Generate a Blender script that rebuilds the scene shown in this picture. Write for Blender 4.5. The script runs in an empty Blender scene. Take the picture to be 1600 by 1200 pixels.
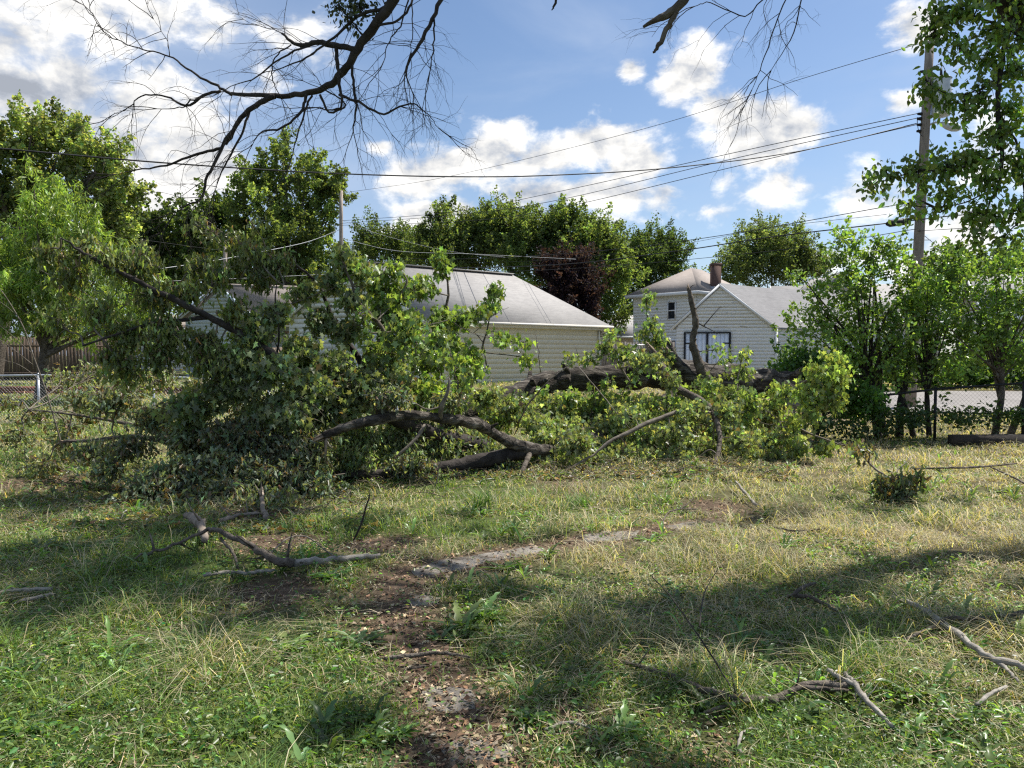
import bpy, math, random
import numpy as np
from math import radians as R, sin, cos, pi
rng = np.random.default_rng(7)
random.seed(7)
C = bpy.context.scene.collection
scene = bpy.context.scene

# ------------------------------------------------------------------ camera
CH = 1.6
PITCH = R(2.15)
cd = bpy.data.cameras.new("camera"); cam = bpy.data.objects.new("camera", cd); C.objects.link(cam)
cam.location = (0, 0, CH); cam.rotation_euler = (R(90) - PITCH, 0, 0)
cd.sensor_width = 36; cd.lens = 27.0; cd.clip_start = 0.05; cd.clip_end = 3000
scene.camera = cam
scene.view_settings.view_transform = 'Standard'
scene.view_settings.look = 'None'
scene.view_settings.gamma = 1.0
scene.view_settings.use_curve_mapping = False
scene.view_settings.exposure = 0.82

SUN_AZ = 62.0      # degrees from +Y towards +X
SUN_EL = 57.0
SV = np.array([sin(R(SUN_AZ))*cos(R(SUN_EL)), cos(R(SUN_AZ))*cos(R(SUN_EL)), sin(R(SUN_EL))])
sl = bpy.data.lights.new("sun", 'SUN'); sun = bpy.data.objects.new("sun", sl); C.objects.link(sun)
sl.energy = 4.6; sl.angle = R(0.53); sl.color = (1.0, 0.96, 0.90)
sun.rotation_euler = (R(90 - SUN_EL), 0, -R(SUN_AZ) + pi)
from mathutils import Vector
sun.rotation_euler = Vector((-SV[0], -SV[1], -SV[2])).to_track_quat('-Z', 'Y').to_euler()
scene.render.engine = 'CYCLES'; scene.cycles.use_denoising = False; scene.cycles.filter_width = 1.25; scene.cycles.sample_clamp_indirect = 2.0
scene.cycles.max_bounces = 5; scene.cycles.diffuse_bounces = 3; scene.cycles.glossy_bounces = 2; scene.cycles.transmission_bounces = 3
scene.cycles.transparent_max_bounces = 8

def pix_dir(px, py):
    u = (px - 800) / 1200; v = (600 - py) / 1200
    return np.array([u, cos(PITCH) + v*sin(PITCH), v*cos(PITCH) - sin(PITCH)])
def at(px, py, Y):
    d = pix_dir(px, py); return np.array([0, 0, CH]) + d * (Y / d[1])

# ------------------------------------------------------------------ world
def build_world():
    w = bpy.data.worlds.new("World"); scene.world = w; w.use_nodes = True
    nt = w.node_tree; N = nt.nodes; L = nt.links; N.clear()
    def mth(op, a, b=None, c=None, clamp=False):
        n = N.new('ShaderNodeMath'); n.operation = op; n.use_clamp = clamp
        for i, x in enumerate((a, b, c)):
            if x is None: continue
            if isinstance(x, (int, float)): n.inputs[i].default_value = x
            else: L.new(x, n.inputs[i])
        return n.outputs[0]
    def smooth(x, a, b):
        n = N.new('ShaderNodeMapRange'); n.interpolation_type = 'SMOOTHSTEP'
        L.new(x, n.inputs[0]); n.inputs[1].default_value = a; n.inputs[2].default_value = b
        return n.outputs[0]
    tc = N.new('ShaderNodeTexCoord'); sep = N.new('ShaderNodeSeparateXYZ'); L.new(tc.outputs['Generated'], sep.inputs[0])
    az = mth('ARCTAN2', sep.outputs[0], sep.outputs[1]); el = mth('ARCSINE', sep.outputs[2])
    comb = N.new('ShaderNodeCombineXYZ'); L.new(az, comb.inputs[0]); L.new(el, comb.inputs[1]); P = comb.outputs[0]
    def noise(vec, scale, detail, rough, dist=0.0, off=(0, 0, 0), yscale=1.5):
        mp = N.new('ShaderNodeMapping'); L.new(vec, mp.inputs[0]); mp.inputs[1].default_value = off
        mp.inputs[3].default_value = (1, yscale, 1)
        n = N.new('ShaderNodeTexNoise'); L.new(mp.outputs[0], n.inputs['Vector'])
        n.inputs['Scale'].default_value = scale; n.inputs['Detail'].default_value = detail
        n.inputs['Roughness'].default_value = rough; n.inputs['Distortion'].default_value = dist
        return n.outputs['Fac']
    def azel(px, py):
        d = pix_dir(px, py); d = d / np.linalg.norm(d); return math.atan2(d[0], d[1]), math.asin(d[2])
    def field(blobs, vec):
        f = None
        for (cx, cy, rx, ry, wgt) in blobs:
            a, e = azel(cx, cy)
            s = N.new('ShaderNodeVectorMath'); s.operation = 'SUBTRACT'; L.new(vec, s.inputs[0]); s.inputs[1].default_value = (a, e, 0)
            m = N.new('ShaderNodeVectorMath'); m.operation = 'MULTIPLY'; L.new(s.outputs[0], m.inputs[0]); m.inputs[1].default_value = (1200/rx, 1200/ry, 0)
            l = N.new('ShaderNodeVectorMath'); l.operation = 'LENGTH'; L.new(m.outputs[0], l.inputs[0])
            v = mth('MULTIPLY', mth('SUBTRACT', 1.0, l.outputs['Value']), wgt)
            f = v if f is None else mth('SMOOTH_MAX', f, v, 0.12)
        return f
    # cumulus heaps (centre and radii given as directions)
    cum = [(200,230,140,90,.8),(60,220,80,60,.55),(180,80,90,60,.6),(380,110,90,60,.55),(450,60,90,50,.5),(20,30,120,60,.9),(1390,300,160,60,.5),(700,262,110,55,1),(780,235,100,60,1),(860,245,120,55,1),(940,225,100,55,1),(1000,255,90,50,1),(900,300,220,40,.9),(1040,300,60,40,.9),
           (650,285,70,40,.9),(670,335,80,32,1),(720,325,40,25,.8),(930,345,90,25,.5),
           (1090,110,75,55,1),(1060,130,50,40,.9),(1130,165,60,50,.8),(1200,190,90,50,1),(1250,195,60,50,.9),(1170,230,110,60,.9),(1210,300,110,60,.55),(1130,280,90,60,.5),
           (1430,30,45,40,1),(1410,160,45,30,.9),(985,105,35,28,.9),(595,230,30,16,.8),
           (300,210,110,75,1),(220,150,130,80,.8),(340,260,70,60,1),(270,300,110,60,.9),(120,120,110,70,.85),(40,50,110,70,1),(30,130,80,50,.9),(150,60,110,60,.65),(240,20,80,50,.85),
           (330,60,80,60,.6),(60,10,110,50,.8),(230,320,90,60,1),(1270,350,90,40,.55),(1330,400,120,35,.6),(1500,370,90,70,.7),(1540,230,80,80,.7),(1440,420,120,40,.8),
           (1110,330,90,25,.5),(600,360,80,20,.55)]
    f0 = field(cum, P)
    nz = noise(P, 11.0, 11, .60, .15)
    nz2 = noise(P, 11.0, 11, .60, .15, off=(-.010, -.022, 0))
    big = noise(P, 3.2, 4, .5, 0, off=(3, 5, 0))
    fm = mth('ADD', f0, mth('MULTIPLY', mth('SUBTRACT', nz, .5), 2.7))
    mask = smooth(fm, .12, .66)
    thick = smooth(mth('ADD', f0, mth('MULTIPLY', mth('SUBTRACT', nz, .5), 1.2)), .35, 1.0)
    relief = mth('SUBTRACT', nz, nz2)
    # grey undersides: darker where clouds are thick, plus relief
    sh = mth('ADD', mth('SUBTRACT', 1.04, mth('MULTIPLY', thick, .20)), mth('MULTIPLY', relief, 2.0))
    grey = [(90,170,170,60,1),(380,60,150,80,.8),(170,230,120,50,.9),(820,300,160,30,.9),(1180,240,70,30,.9),(1150,200,50,30,.7),(120,20,150,30,.5)]
    gf = smooth(mth('ADD', field(grey, P), mth('MULTIPLY', mth('SUBTRACT', big, .5), 1.2)), .0, .9)
    sh = mth('SUBTRACT', sh, mth('MULTIPLY', gf, .30))
    sh = mth('MINIMUM', mth('MAXIMUM', sh, .50), 1.15)
    ccol = N.new('ShaderNodeMix'); ccol.data_type = 'RGBA'
    L.new(smooth(sh, .5, .95), ccol.inputs[0]); ccol.inputs[6].default_value = (.80, .87, 1.0, 1); ccol.inputs[7].default_value = (1, .99, .97, 1)
    vm = N.new('ShaderNodeVectorMath'); vm.operation = 'SCALE'; L.new(ccol.outputs[2], vm.inputs[0]); L.new(sh, vm.inputs['Scale'])
    sky = N.new('ShaderNodeTexSky'); sky.sky_type = 'NISHITA'; sky.sun_disc = False
    sky.sun_elevation = R(SUN_EL); sky.sun_rotation = R(SUN_AZ); sky.air_density = 1.0; sky.dust_density = .6; sky.ozone_density = 3.5
    # thin high veil
    veil = smooth(mth('ADD', noise(P, 3.0, 6, .55, .4, off=(1.3, 2.1, 0), yscale=2.6), 0), .44, .78)
    lowv = smooth(el, .42, .0)
    vfac = mth('MINIMUM', mth('ADD', mth('MULTIPLY', veil, .50), mth('MULTIPLY', lowv, .24)), .8)
    left = smooth(az, -.05, -.60)
    vfac = mth('MINIMUM', mth('ADD', vfac, mth('MULTIPLY', left, .55)), .85)
    b1 = N.new('ShaderNodeBackground'); L.new(sky.outputs[0], b1.inputs[0]); b1.inputs[1].default_value = .078
    b2 = N.new('ShaderNodeBackground'); L.new(vm.outputs[0], b2.inputs[0]); b2.inputs[1].default_value = .60
    b3 = N.new('ShaderNodeBackground'); b3.inputs[0].default_value = (.60, .72, .94, 1); b3.inputs[1].default_value = .53
    m1 = N.new('ShaderNodeMixShader'); L.new(vfac, m1.inputs[0]); L.new(b1.outputs[0], m1.inputs[1]); L.new(b3.outputs[0], m1.inputs[2])
    up = smooth(el, -.02, .03)
    m2 = N.new('ShaderNodeMixShader'); L.new(mth('MULTIPLY', mask, up), m2.inputs[0]); L.new(m1.outputs[0], m2.inputs[1]); L.new(b2.outputs[0], m2.inputs[2])
    out = N.new('ShaderNodeOutputWorld'); L.new(m2.outputs[0], out.inputs[0])
    w.cycles.sampling_method = 'MANUAL'; w.cycles.sample_map_resolution = 1024
build_world()

# ------------------------------------------------------------------ mesh helpers
class MB:
    def __init__(s): s.v = []; s.f = []; s.c = []; s.n = 0; s.m = []
    def add(s, v, faces, col=None, mat=0):
        v = np.asarray(v, float).reshape(-1, 3)
        if isinstance(faces, np.ndarray): faces = [faces]
        for fa in faces:
            fa = np.asarray(fa, int)
            if fa.ndim == 1: fa = fa[None]
            s.f.append(fa + s.n); s.m.append(mat)
        if col is None: col = (1, 1, 1)
        col = np.asarray(col, float)
        if col.ndim == 1: col = np.tile(col, (len(v), 1))
        s.v.append(v); s.c.append(col); s.n += len(v)
    def build(s, name, mats, parent=None, smooth=False, loc=None):
        me = bpy.data.meshes.new(name)
        v = np.concatenate(s.v); c = np.concatenate(s.c)
        if loc is not None: v = v - np.asarray(loc)
        li = np.concatenate([f.ravel() for f in s.f]); tot = np.concatenate([np.full(len(f), f.shape[1]) for f in s.f])
        st = np.concatenate([[0], np.cumsum(tot)[:-1]])
        me.vertices.add(len(v)); me.vertices.foreach_set('co', v.astype(np.float32).ravel())
        me.loops.add(len(li)); me.loops.foreach_set('vertex_index', li.astype(np.int32))
        me.polygons.add(len(tot)); me.polygons.foreach_set('loop_start', st.astype(np.int32)); me.polygons.foreach_set('loop_total', tot.astype(np.int32))
        if not isinstance(mats, (list, tuple)): mats = [mats]
        for m in mats: me.materials.append(m)
        if len(mats) > 1:
            mi = np.concatenate([np.full(len(f), m) for f, m in zip(s.f, s.m)]); me.polygons.foreach_set('material_index', mi.astype(np.int32))
        if smooth: me.polygons.foreach_set('use_smooth', np.ones(len(tot), bool))
        me.update(calc_edges=True)
        ca = me.color_attributes.new('Col', 'FLOAT_COLOR', 'POINT')
        ca.data.foreach_set('color', np.hstack([c, np.ones((len(c), 1))]).astype(np.float32).ravel())
        me.validate()
        o = bpy.data.objects.new(name, me); C.objects.link(o)
        if parent is not None:
            o.parent = parent
            if loc is None:
                o.location = [-a for a in wloc(parent)]
        elif loc is not None: o.location = loc
        return o
def wloc(o):
    l = np.array(o.location); p = o.parent
    while p is not None: l = l + np.array(p.location); p = p.parent
    return l
def thing(name, label, cat, loc, group=None):
    o = bpy.data.objects.new(name, None); C.objects.link(o); o.location = [float(a) for a in loc]
    o.empty_display_size = .2
    o['label'] = label; o['category'] = cat
    if group: o['group'] = group
    return o
def tag(o, label=None, cat=None, group=None, kind=None):
    if label: o['label'] = label
    if cat: o['category'] = cat
    if group: o['group'] = group
    if kind: o['kind'] = kind
    return o

def unit(v): return v / (np.linalg.norm(v, axis=-1, keepdims=True) + 1e-9)
def crom(P, n):                       # Catmull-Rom through points (any number of columns)
    P = np.asarray(P, float)
    if len(P) < 3: t = np.linspace(0, 1, n*(len(P)-1)+1)[:, None]; return P[0]*(1-t) + P[-1]*t
    Q = np.vstack([2*P[0]-P[1], P, 2*P[-1]-P[-2]]); out = []
    for i in range(1, len(Q)-2):
        for k in range(n):
            t = k/n; a, b, c, d = Q[i-1:i+3]
            out.append(.5*((2*b)+(c-a)*t+(2*a-5*b+4*c-d)*t*t+(3*b-a-3*c+d)*t**3))
    out.append(P[-1]); return np.array(out)
def tube(mb, P, rad, sides=6, col=(1, 1, 1), rough=0.0, cap=True, mat=0):
    P = np.asarray(P, float); n = len(P); rad = np.broadcast_to(np.asarray(rad, float), (n,)) if np.ndim(rad) == 0 or len(rad) == n else np.interp(np.linspace(0, 1, n), np.linspace(0, 1, len(rad)), rad)
    T = unit(np.gradient(P, axis=0)); ref = np.array([0, 0, 1.]) if abs(T[0][2]) < .8 else np.array([1., 0, 0])
    U = np.zeros_like(P); u = unit(np.cross(T[0], ref))
    for i in range(n):
        u = unit(u - np.dot(u, T[i])*T[i]); U[i] = u
    V = np.cross(T, U); a = np.arange(sides)*2*pi/sides
    r = rad[:, None]*np.ones(sides)
    if rough: r = r*(1 + rough*rng.normal(size=(n, sides)))
    vv = P[:, None]+r[..., None]*(np.cos(a)[None, :, None]*U[:, None]+np.sin(a)[None, :, None]*V[:, None])
    i = np.arange(n-1)[:, None]*sides; j = np.arange(sides)[None]; j2 = (j+1) % sides
    q = np.stack([i+j, i+j2, i+sides+j2, i+sides+j], -1).reshape(-1, 4)
    fs = [q]
    if cap: fs += [np.arange(sides)[::-1][None], (np.arange(sides)+(n-1)*sides)[None]]
    mb.add(vv.reshape(-1, 3), fs, col, mat)
def box(mb, lo, hi, col=(1, 1, 1), mat=0):
    x0, y0, z0 = lo; x1, y1, z1 = hi
    v = [(x0,y0,z0),(x1,y0,z0),(x1,y1,z0),(x0,y1,z0),(x0,y0,z1),(x1,y0,z1),(x1,y1,z1),(x0,y1,z1)]
    mb.add(v, np.array([[0,3,2,1],[4,5,6,7],[0,1,5,4],[1,2,6,5],[2,3,7,6],[3,0,4,7]]), col, mat)
def beam(mb, a, b, w, h, col=(1, 1, 1), up=(0, 0, 1), mat=0):   # box from a to b, width w (sideways), height h
    a = np.asarray(a, float); b = np.asarray(b, float); t = unit(b-a); up = np.asarray(up, float)
    s = unit(np.cross(t, up)); u = np.cross(s, t)
    c = [(-1,-1),(1,-1),(1,1),(-1,1)]
    v = [a+s*w/2*i+u*h/2*j for i, j in c]+[b+s*w/2*i+u*h/2*j for i, j in c]
    mb.add(v, np.array([[0,1,2,3],[7,6,5,4],[0,4,5,1],[1,5,6,2],[2,6,7,3],[3,7,4,0]]), col, mat)
def slab(mb, poly, th, col=(1, 1, 1), mat=0):                  # polygon given thickness along its normal (downwards)
    p = np.asarray(poly, float); n = unit(np.cross(p[1]-p[0], p[2]-p[0]))
    if n[2] < 0: n = -n
    k = len(p); v = np.vstack([p, p-n*th]); i = np.arange(k); j = (i+1) % k
    mb.add(v, [i[None], (i[::-1]+k)[None], np.stack([j, i, i+k, j+k], -1)], col, mat)

LEAF = {
 'maple': ([(0,0,0),(.30,-.10,.03),(.22,.14,.02),(.58,.36,.10),(.25,.47,.03),(0,1.0,-.12),(-.30,-.10,.03),(-.22,.14,.02),(-.58,.36,.10),(-.25,.47,.03)],
           [[0,1,2,3,4,5],[0,5,9,8,7,6]]),
 'wilt':  ([(0,0,0),(.16,-.02,.12),(.14,.2,.10),(.34,.45,.26),(.13,.6,.08),(0,1.05,-.05),(-.18,-.02,.12),(-.12,.2,.10),(-.26,.42,.24),(-.15,.6,.12)],
           [[0,1,2,3,4,5],[0,5,9,8,7,6]]),
 'oval':  ([(0,0,0),(.26,.28,.07),(.24,.62,.06),(0,1,-.08),(-.26,.28,.07),(-.24,.62,.06)], [[0,1,2,3],[0,3,5,4]]),
 'slim':  ([(0,0,0),(.09,.4,.02),(0,1,-.1),(-.09,.4,.02)], [[0,1,2,3]]),
 'card':  ([(0,0,0),(.42,.45,.10),(0,1,-.1),(-.42,.5,.12)], [[0,1,2],[0,2,3]]),
 'round': ([(0,0,0),(.4,.15,.05),(.5,.55,.08),(.25,.95,.04),(-.25,.95,.04),(-.5,.55,.08),(-.4,.15,.05)], [[0,1,2,3,4,5,6]]),
}
def leaves(mb, pos, tip, nrm, size, col, kind):
    T, F = LEAF[kind]; T = np.array(T, float); K = len(T); n = len(pos)
    if n == 0: return
    tip = unit(tip); W = unit(np.cross(tip, nrm)); Nn = np.cross(W, tip)
    s = np.asarray(size, float).reshape(-1, 1, 1)
    V = pos[:, None]+s*(T[None, :, 0:1]*W[:, None]+T[None, :, 1:2]*tip[:, None]+T[None, :, 2:3]*Nn[:, None])
    fs = [(np.array(f)[None]+np.arange(n)[:, None]*K) for f in F]
    mb.add(V.reshape(-1, 3), fs, np.repeat(col, K, axis=0))
def vary(base, n, amt=.25, hue=.12):
    base = np.asarray(base, float); l = np.exp(rng.normal(0, amt, (n, 1))); h = 1+rng.normal(0, hue, (n, 3))*np.array([1.2, .5, .8])
    return np.clip(base*l*h, .003, .9)

# ------------------------------------------------------------------ materials
def newmat(name):
    m = bpy.data.materials.new(name); m.use_nodes = True; nt = m.node_tree; nt.nodes.clear(); return m, nt, nt.nodes, nt.links
def nodef(N, L, vec, scale, detail=4, rough=.55, mp=None):
    if mp:
        k = N.new('ShaderNodeMapping'); k.inputs[3].default_value = mp; L.new(vec, k.inputs[0]); vec = k.outputs[0]
    n = N.new('ShaderNodeTexNoise'); n.inputs['Scale'].default_value = scale; n.inputs['Detail'].default_value = detail; n.inputs['Roughness'].default_value = rough
    L.new(vec, n.inputs['Vector']); return n.outputs['Fac']
def ramp(N, L, fac, stops):
    r = N.new('ShaderNodeValToRGB'); e = r.color_ramp.elements
    while len(e) < len(stops): e.new(.5)
    for x, (p, c) in zip(e, stops): x.position = p; x.color = (*c, 1)
    L.new(fac, r.inputs[0]); return r.outputs[0]
def mat_leaf(name, trans=.35, rough=.45, under=1.5, spec=.42):
    m, nt, N, L = newmat(name)
    a = N.new('ShaderNodeAttribute'); a.attribute_name = 'Col'
    g = N.new('ShaderNodeNewGeometry')
    mu = N.new('ShaderNodeMix'); mu.data_type = 'RGBA'; mu.blend_type = 'MIX'
    v = N.new('ShaderNodeVectorMath'); v.operation = 'MULTIPLY_ADD'; L.new(a.outputs[0], v.inputs[0]); v.inputs[1].default_value = (under, under*.97, under*1.1); v.inputs[2].default_value = (.012, .014, .012)
    L.new(g.outputs['Backfacing'], mu.inputs[0]); L.new(a.outputs[0], mu.inputs[6]); L.new(v.outputs[0], mu.inputs[7])
    p = N.new('ShaderNodeBsdfPrincipled'); L.new(mu.outputs[2], p.inputs['Base Color']); p.inputs['Roughness'].default_value = rough; p.inputs['Specular IOR Level'].default_value = spec
    t = N.new('ShaderNodeBsdfTranslucent'); tv = N.new('ShaderNodeVectorMath'); tv.operation = 'MULTIPLY'; L.new(a.outputs[0], tv.inputs[0]); tv.inputs[1].default_value = (2.4, 2.3, .9); L.new(tv.outputs[0], t.inputs[0])
    x = N.new('ShaderNodeMixShader'); x.inputs[0].default_value = trans; L.new(p.outputs[0], x.inputs[1]); L.new(t.outputs[0], x.inputs[2])
    o = N.new('ShaderNodeOutputMaterial'); L.new(x.outputs[0], o.inputs[0]); return m
def mat_noise(name, stops, scale=5, detail=6, rough=.85, bump=.3, mp=None, bscale=None, usecol=True, spec=.25, bdist=.02, metallic=0):
    m, nt, N, L = newmat(name); tc = N.new('ShaderNodeTexCoord'); f = nodef(N, L, tc.outputs['Object'], scale, detail, .62, mp)
    c = ramp(N, L, f, stops)
    if usecol:
        a = N.new('ShaderNodeAttribute'); a.attribute_name = 'Col'
        k = N.new('ShaderNodeVectorMath'); k.operation = 'MULTIPLY'; L.new(c, k.inputs[0]); L.new(a.outputs[0], k.inputs[1]); c = k.outputs[0]
    p = N.new('ShaderNodeBsdfPrincipled'); L.new(c, p.inputs['Base Color']); p.inputs['Roughness'].default_value = rough; p.inputs['Specular IOR Level'].default_value = spec; p.inputs['Metallic'].default_value = metallic
    if bump:
        f2 = nodef(N, L, tc.outputs['Object'], bscale or scale*3, 5, .6, mp); b = N.new('ShaderNodeBump'); b.inputs['Strength'].default_value = bump; b.inputs['Distance'].default_value = bdist
        L.new(f2, b.inputs['Height']); L.new(b.outputs[0], p.inputs['Normal'])
    o = N.new('ShaderNodeOutputMaterial'); L.new(p.outputs[0], o.inputs[0]); return m
M = {}
M['leaf'] = mat_leaf('leaf_fresh', .42, .36)
M['leafdull'] = mat_leaf('leaf_far', .50, .6, 1.15, .12)
M['grass'] = mat_leaf('grass_blade', .30, .55, 1.0, .2)
M['litter'] = mat_noise('dead_leaf', [(.3, (.6,.6,.6)), (.7, (1,1,1))], 20, 2, .9, 0)
M['bark'] = mat_noise('bark', [(.25, (.035,.028,.022)), (.5, (.11,.09,.07)), (.75, (.22,.19,.155))], 9, 8, .95, 1.0, None, 22, bdist=.04)
M['barklog'] = mat_noise('bark_furrowed', [(.34, (.016,.013,.011)), (.48, (.060,.050,.040)), (.60, (.16,.14,.115)), (.75, (.30,.275,.235))], 2.4, 9, .95, 1.0, (1, 5, 5), 5.5, bdist=.07)
M['barkdark'] = mat_noise('bark_dark', [(.3, (.020,.016,.014)), (.7, (.065,.055,.048))], 9, 6, .9, .8, None, 25)
M['twig'] = mat_noise('twig_bark', [(.3, (.09,.075,.058)), (.7, (.22,.19,.15))], 12, 4, .9, .4)
M['palebark'] = mat_noise('pale_dry_bark', [(.3, (.17,.15,.125)), (.7, (.36,.33,.28))], 14, 5, .9, .5)
M['wood'] = mat_noise('split_wood', [(.3, (.18,.13,.09)), (.7, (.38,.29,.20))], 6, 5, .8, .5, (1, 5, 5))
M['oldwood'] = mat_noise('grey_split_wood', [(.3, (.13,.105,.082)), (.7, (.33,.27,.21))], 9, 6, .9, .7)
M['fencewood'] = mat_noise('weathered_board', [(.3, (.16,.135,.115)), (.7, (.30,.26,.22))], 4, 6, .9, .4, (8, 8, .6))
M['postwood'] = mat_noise('pole_wood', [(.25, (.14,.11,.09)), (.5, (.24,.20,.165)), (.8, (.34,.29,.245))], 6, 6, .9, .5, (6, 6, .5))
M['siding'] = mat_noise('painted_siding', [(.3, (.93,.93,.93)), (.7, (1,1,1))], 3, 4, .6, 0)
M['paint'] = mat_noise('white_paint', [(.3, (.94,.94,.94)), (.7, (1,1,1))], 5, 3, .5, 0)
M['brick'] = mat_noise('chimney_brick', [(.3, (.07,.042,.036)), (.7, (.16,.10,.082))], 5, 4, .9, .4, (2, 2, 8))
M['palewire'] = mat_noise('grey_wire', [(.3, (.38,.38,.38)), (.7, (.45,.45,.45))], 3, 2, .8, 0)
M['metal'] = mat_noise('galvanised', [(.3, (.42,.43,.44)), (.7, (.6,.6,.6))], 8, 3, .45, .0, metallic=.6)
M['black'] = mat_noise('black_metal', [(.3, (.012,.012,.012)), (.7, (.03,.03,.03))], 8, 3, .6, 0)
M['glass'] = mat_noise('window_glass', [(.3, (.012,.014,.018)), (.7, (.03,.035,.04))], 3, 2, .08, 0, spec=.6)
M['concrete'] = mat_noise('old_concrete', [(.35, (.075,.058,.043)), (.47, (.17,.15,.125)), (.75, (.28,.255,.22))], 6, 9, .95, .6, None, 30)
M['street'] = mat_noise('street_concrete', [(.3, (.19,.175,.16)), (.7, (.26,.24,.22))], .8, 6, .9, .1)
def mat_peel():
    m, nt, N, L = newmat('peeling_white_paint'); tc = N.new('ShaderNodeTexCoord')
    f = nodef(N, L, tc.outputs['Object'], 1.6, 9, .72, (1, 1, 5.5))
    c = ramp(N, L, f, [(.0, (.30,.28,.26)), (.36, (.38,.36,.34)), (.40, (.74,.76,.80)), (1, (.82,.84,.87))])
    p = N.new('ShaderNodeBsdfPrincipled'); L.new(c, p.inputs['Base Color']); p.inputs['Roughness'].default_value = .8
    o = N.new('ShaderNodeOutputMaterial'); L.new(p.outputs[0], o.inputs[0]); return m
M['peel'] = mat_peel()
def mat_shingle(name, c0, c1):
    m, nt, N, L = newmat(name); tc = N.new('ShaderNodeTexCoord')
    f = nodef(N, L, tc.outputs['Object'], 3.2, 5, .7, (1, 1, 5))
    g = nodef(N, L, tc.outputs['Object'], .5, 4, .6)
    ad = N.new('ShaderNodeMath'); ad.operation = 'MULTIPLY_ADD'; L.new(g, ad.inputs[0]); ad.inputs[1].default_value = .5; 
    sb = N.new('ShaderNodeMath'); sb.operation = 'MULTIPLY'; L.new(f, sb.inputs[0]); sb.inputs[1].default_value = .6; L.new(sb.outputs[0], ad.inputs[2])
    c = ramp(N, L, ad.outputs[0], [(.35, c0), (.7, c1)])
    sp = N.new('ShaderNodeSeparateXYZ'); L.new(tc.outputs['Object'], sp.inputs[0])
    w = N.new('ShaderNodeMath'); w.operation = 'FRACT'; mm = N.new('ShaderNodeMath'); mm.operation = 'MULTIPLY'; mm.inputs[1].default_value = 9.0; L.new(sp.outputs[2], mm.inputs[0]); L.new(mm.outputs[0], w.inputs[0])
    b = N.new('ShaderNodeBump'); b.inputs['Strength'].default_value = .6; b.inputs['Distance'].default_value = .02; L.new(w.outputs[0], b.inputs['Height'])
    p = N.new('ShaderNodeBsdfPrincipled'); L.new(c, p.inputs['Base Color']); p.inputs['Roughness'].default_value = .9; L.new(b.outputs[0], p.inputs['Normal'])
    o = N.new('ShaderNodeOutputMaterial'); L.new(p.outputs[0], o.inputs[0]); return m
M['roofgrey'] = mat_shingle('grey_shingles', (.20,.19,.18), (.32,.305,.285))
M['rooftan'] = mat_shingle('tan_shingles', (.20,.168,.145), (.31,.265,.23))
M['rooflight'] = mat_shingle('pale_shingles', (.22,.21,.205), (.34,.325,.315))

# ------------------------------------------------------------------ ground
def sst(x, a, b): t = np.clip((x-a)/(b-a), 0, 1); return t*t*(3-2*t)
_ph = np.random.default_rng(3)
_w = [(_ph.uniform(0, 2*pi), f, _ph.uniform(0, 2*pi), a) for f, a in ((.35,.05),(.6,.035),(1.1,.022),(1.7,.016),(2.9,.010),(4.3,.007),(7,.004),(9,.003)) for _ in range(2)]
def hgt(x, y):
    x = np.asarray(x, float); y = np.asarray(y, float); h = .45*sst(y, 14, 34)+.6*sst(y, 60, 160)
    z = 0
    for a, f, p, am in _w: z = z+am*np.sin((x*np.cos(a)+y*np.sin(a))*f+p)
    fade = 1-sst(np.hypot(x, y), 18, 40)
    return h+z*fade*.75
def gp(px, py, up=0.0):
    d = pix_dir(px, py); t = CH/max(-d[2], 1e-3)
    for _ in range(5):
        p = np.array([0, 0, CH])+d*t; t = (CH-hgt(p[0], p[1]))/max(-d[2], 1e-3)
    p = np.array([0, 0, CH])+d*t; p[2] += up; return p
def vnoise(x, y, s, seed=0):          # smooth value noise 0..1
    x = np.asarray(x)*s+seed*17.3; y = np.asarray(y)*s+seed*9.1
    xi = np.floor(x); yi = np.floor(y); fx = x-xi; fy = y-yi; fx = fx*fx*(3-2*fx); fy = fy*fy*(3-2*fy)
    def hh(a, b): v = np.sin(a*127.1+b*311.7+seed*3.3)*43758.5453; return v-np.floor(v)
    return (hh(xi,yi)*(1-fx)+hh(xi+1,yi)*fx)*(1-fy)+(hh(xi,yi+1)*(1-fx)+hh(xi+1,yi+1)*fx)*fy
def fbm(x, y, s, seed=0): return .5*vnoise(x,y,s,seed)+.27*vnoise(x,y,s*2.1,seed+1)+.15*vnoise(x,y,s*4.3,seed+2)+.08*vnoise(x,y,s*9,seed+3)
PATHL = np.array([gp(*q)[:2] for q in [(770,1320),(735,1190),(700,1095),(655,1010),(625,950),(625,905),(700,885),(780,868),(860,856),(950,842),(1040,825),(1120,812)]])
PATHW = np.array([.40,.38,.36,.34,.34,.40,.34,.28,.26,.28,.24,.14])
def path_d(x, y):
    x = np.asarray(x, float); y = np.asarray(y, float); best = np.full(np.shape(x), 9.0)
    for i in range(len(PATHL)-1):
        a, b = PATHL[i], PATHL[i+1]; d = b-a; t = np.clip(((x-a[0])*d[0]+(y-a[1])*d[1])/(d@d), 0, 1)
        w = PATHW[i]*(1-t)+PATHW[i+1]*t
        best = np.minimum(best, np.hypot(x-a[0]-t*d[0], y-a[1]-t*d[1])/w)
    return best
def bare(x, y):                        # 0..1 bare earth with litter
    b = np.clip(1.35-path_d(x, y), 0, 1)
    b = np.maximum(b, np.clip(2.2-4.4*fbm(x, y, .8, 5)-.35, 0, 1)*.8)
    for (cx, cy, r) in BARE: b = np.maximum(b, np.clip(1.6-np.hypot((x-cx)/r, (y-cy)/r)*1.3, 0, 1))
    return b
BARE = []
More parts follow.
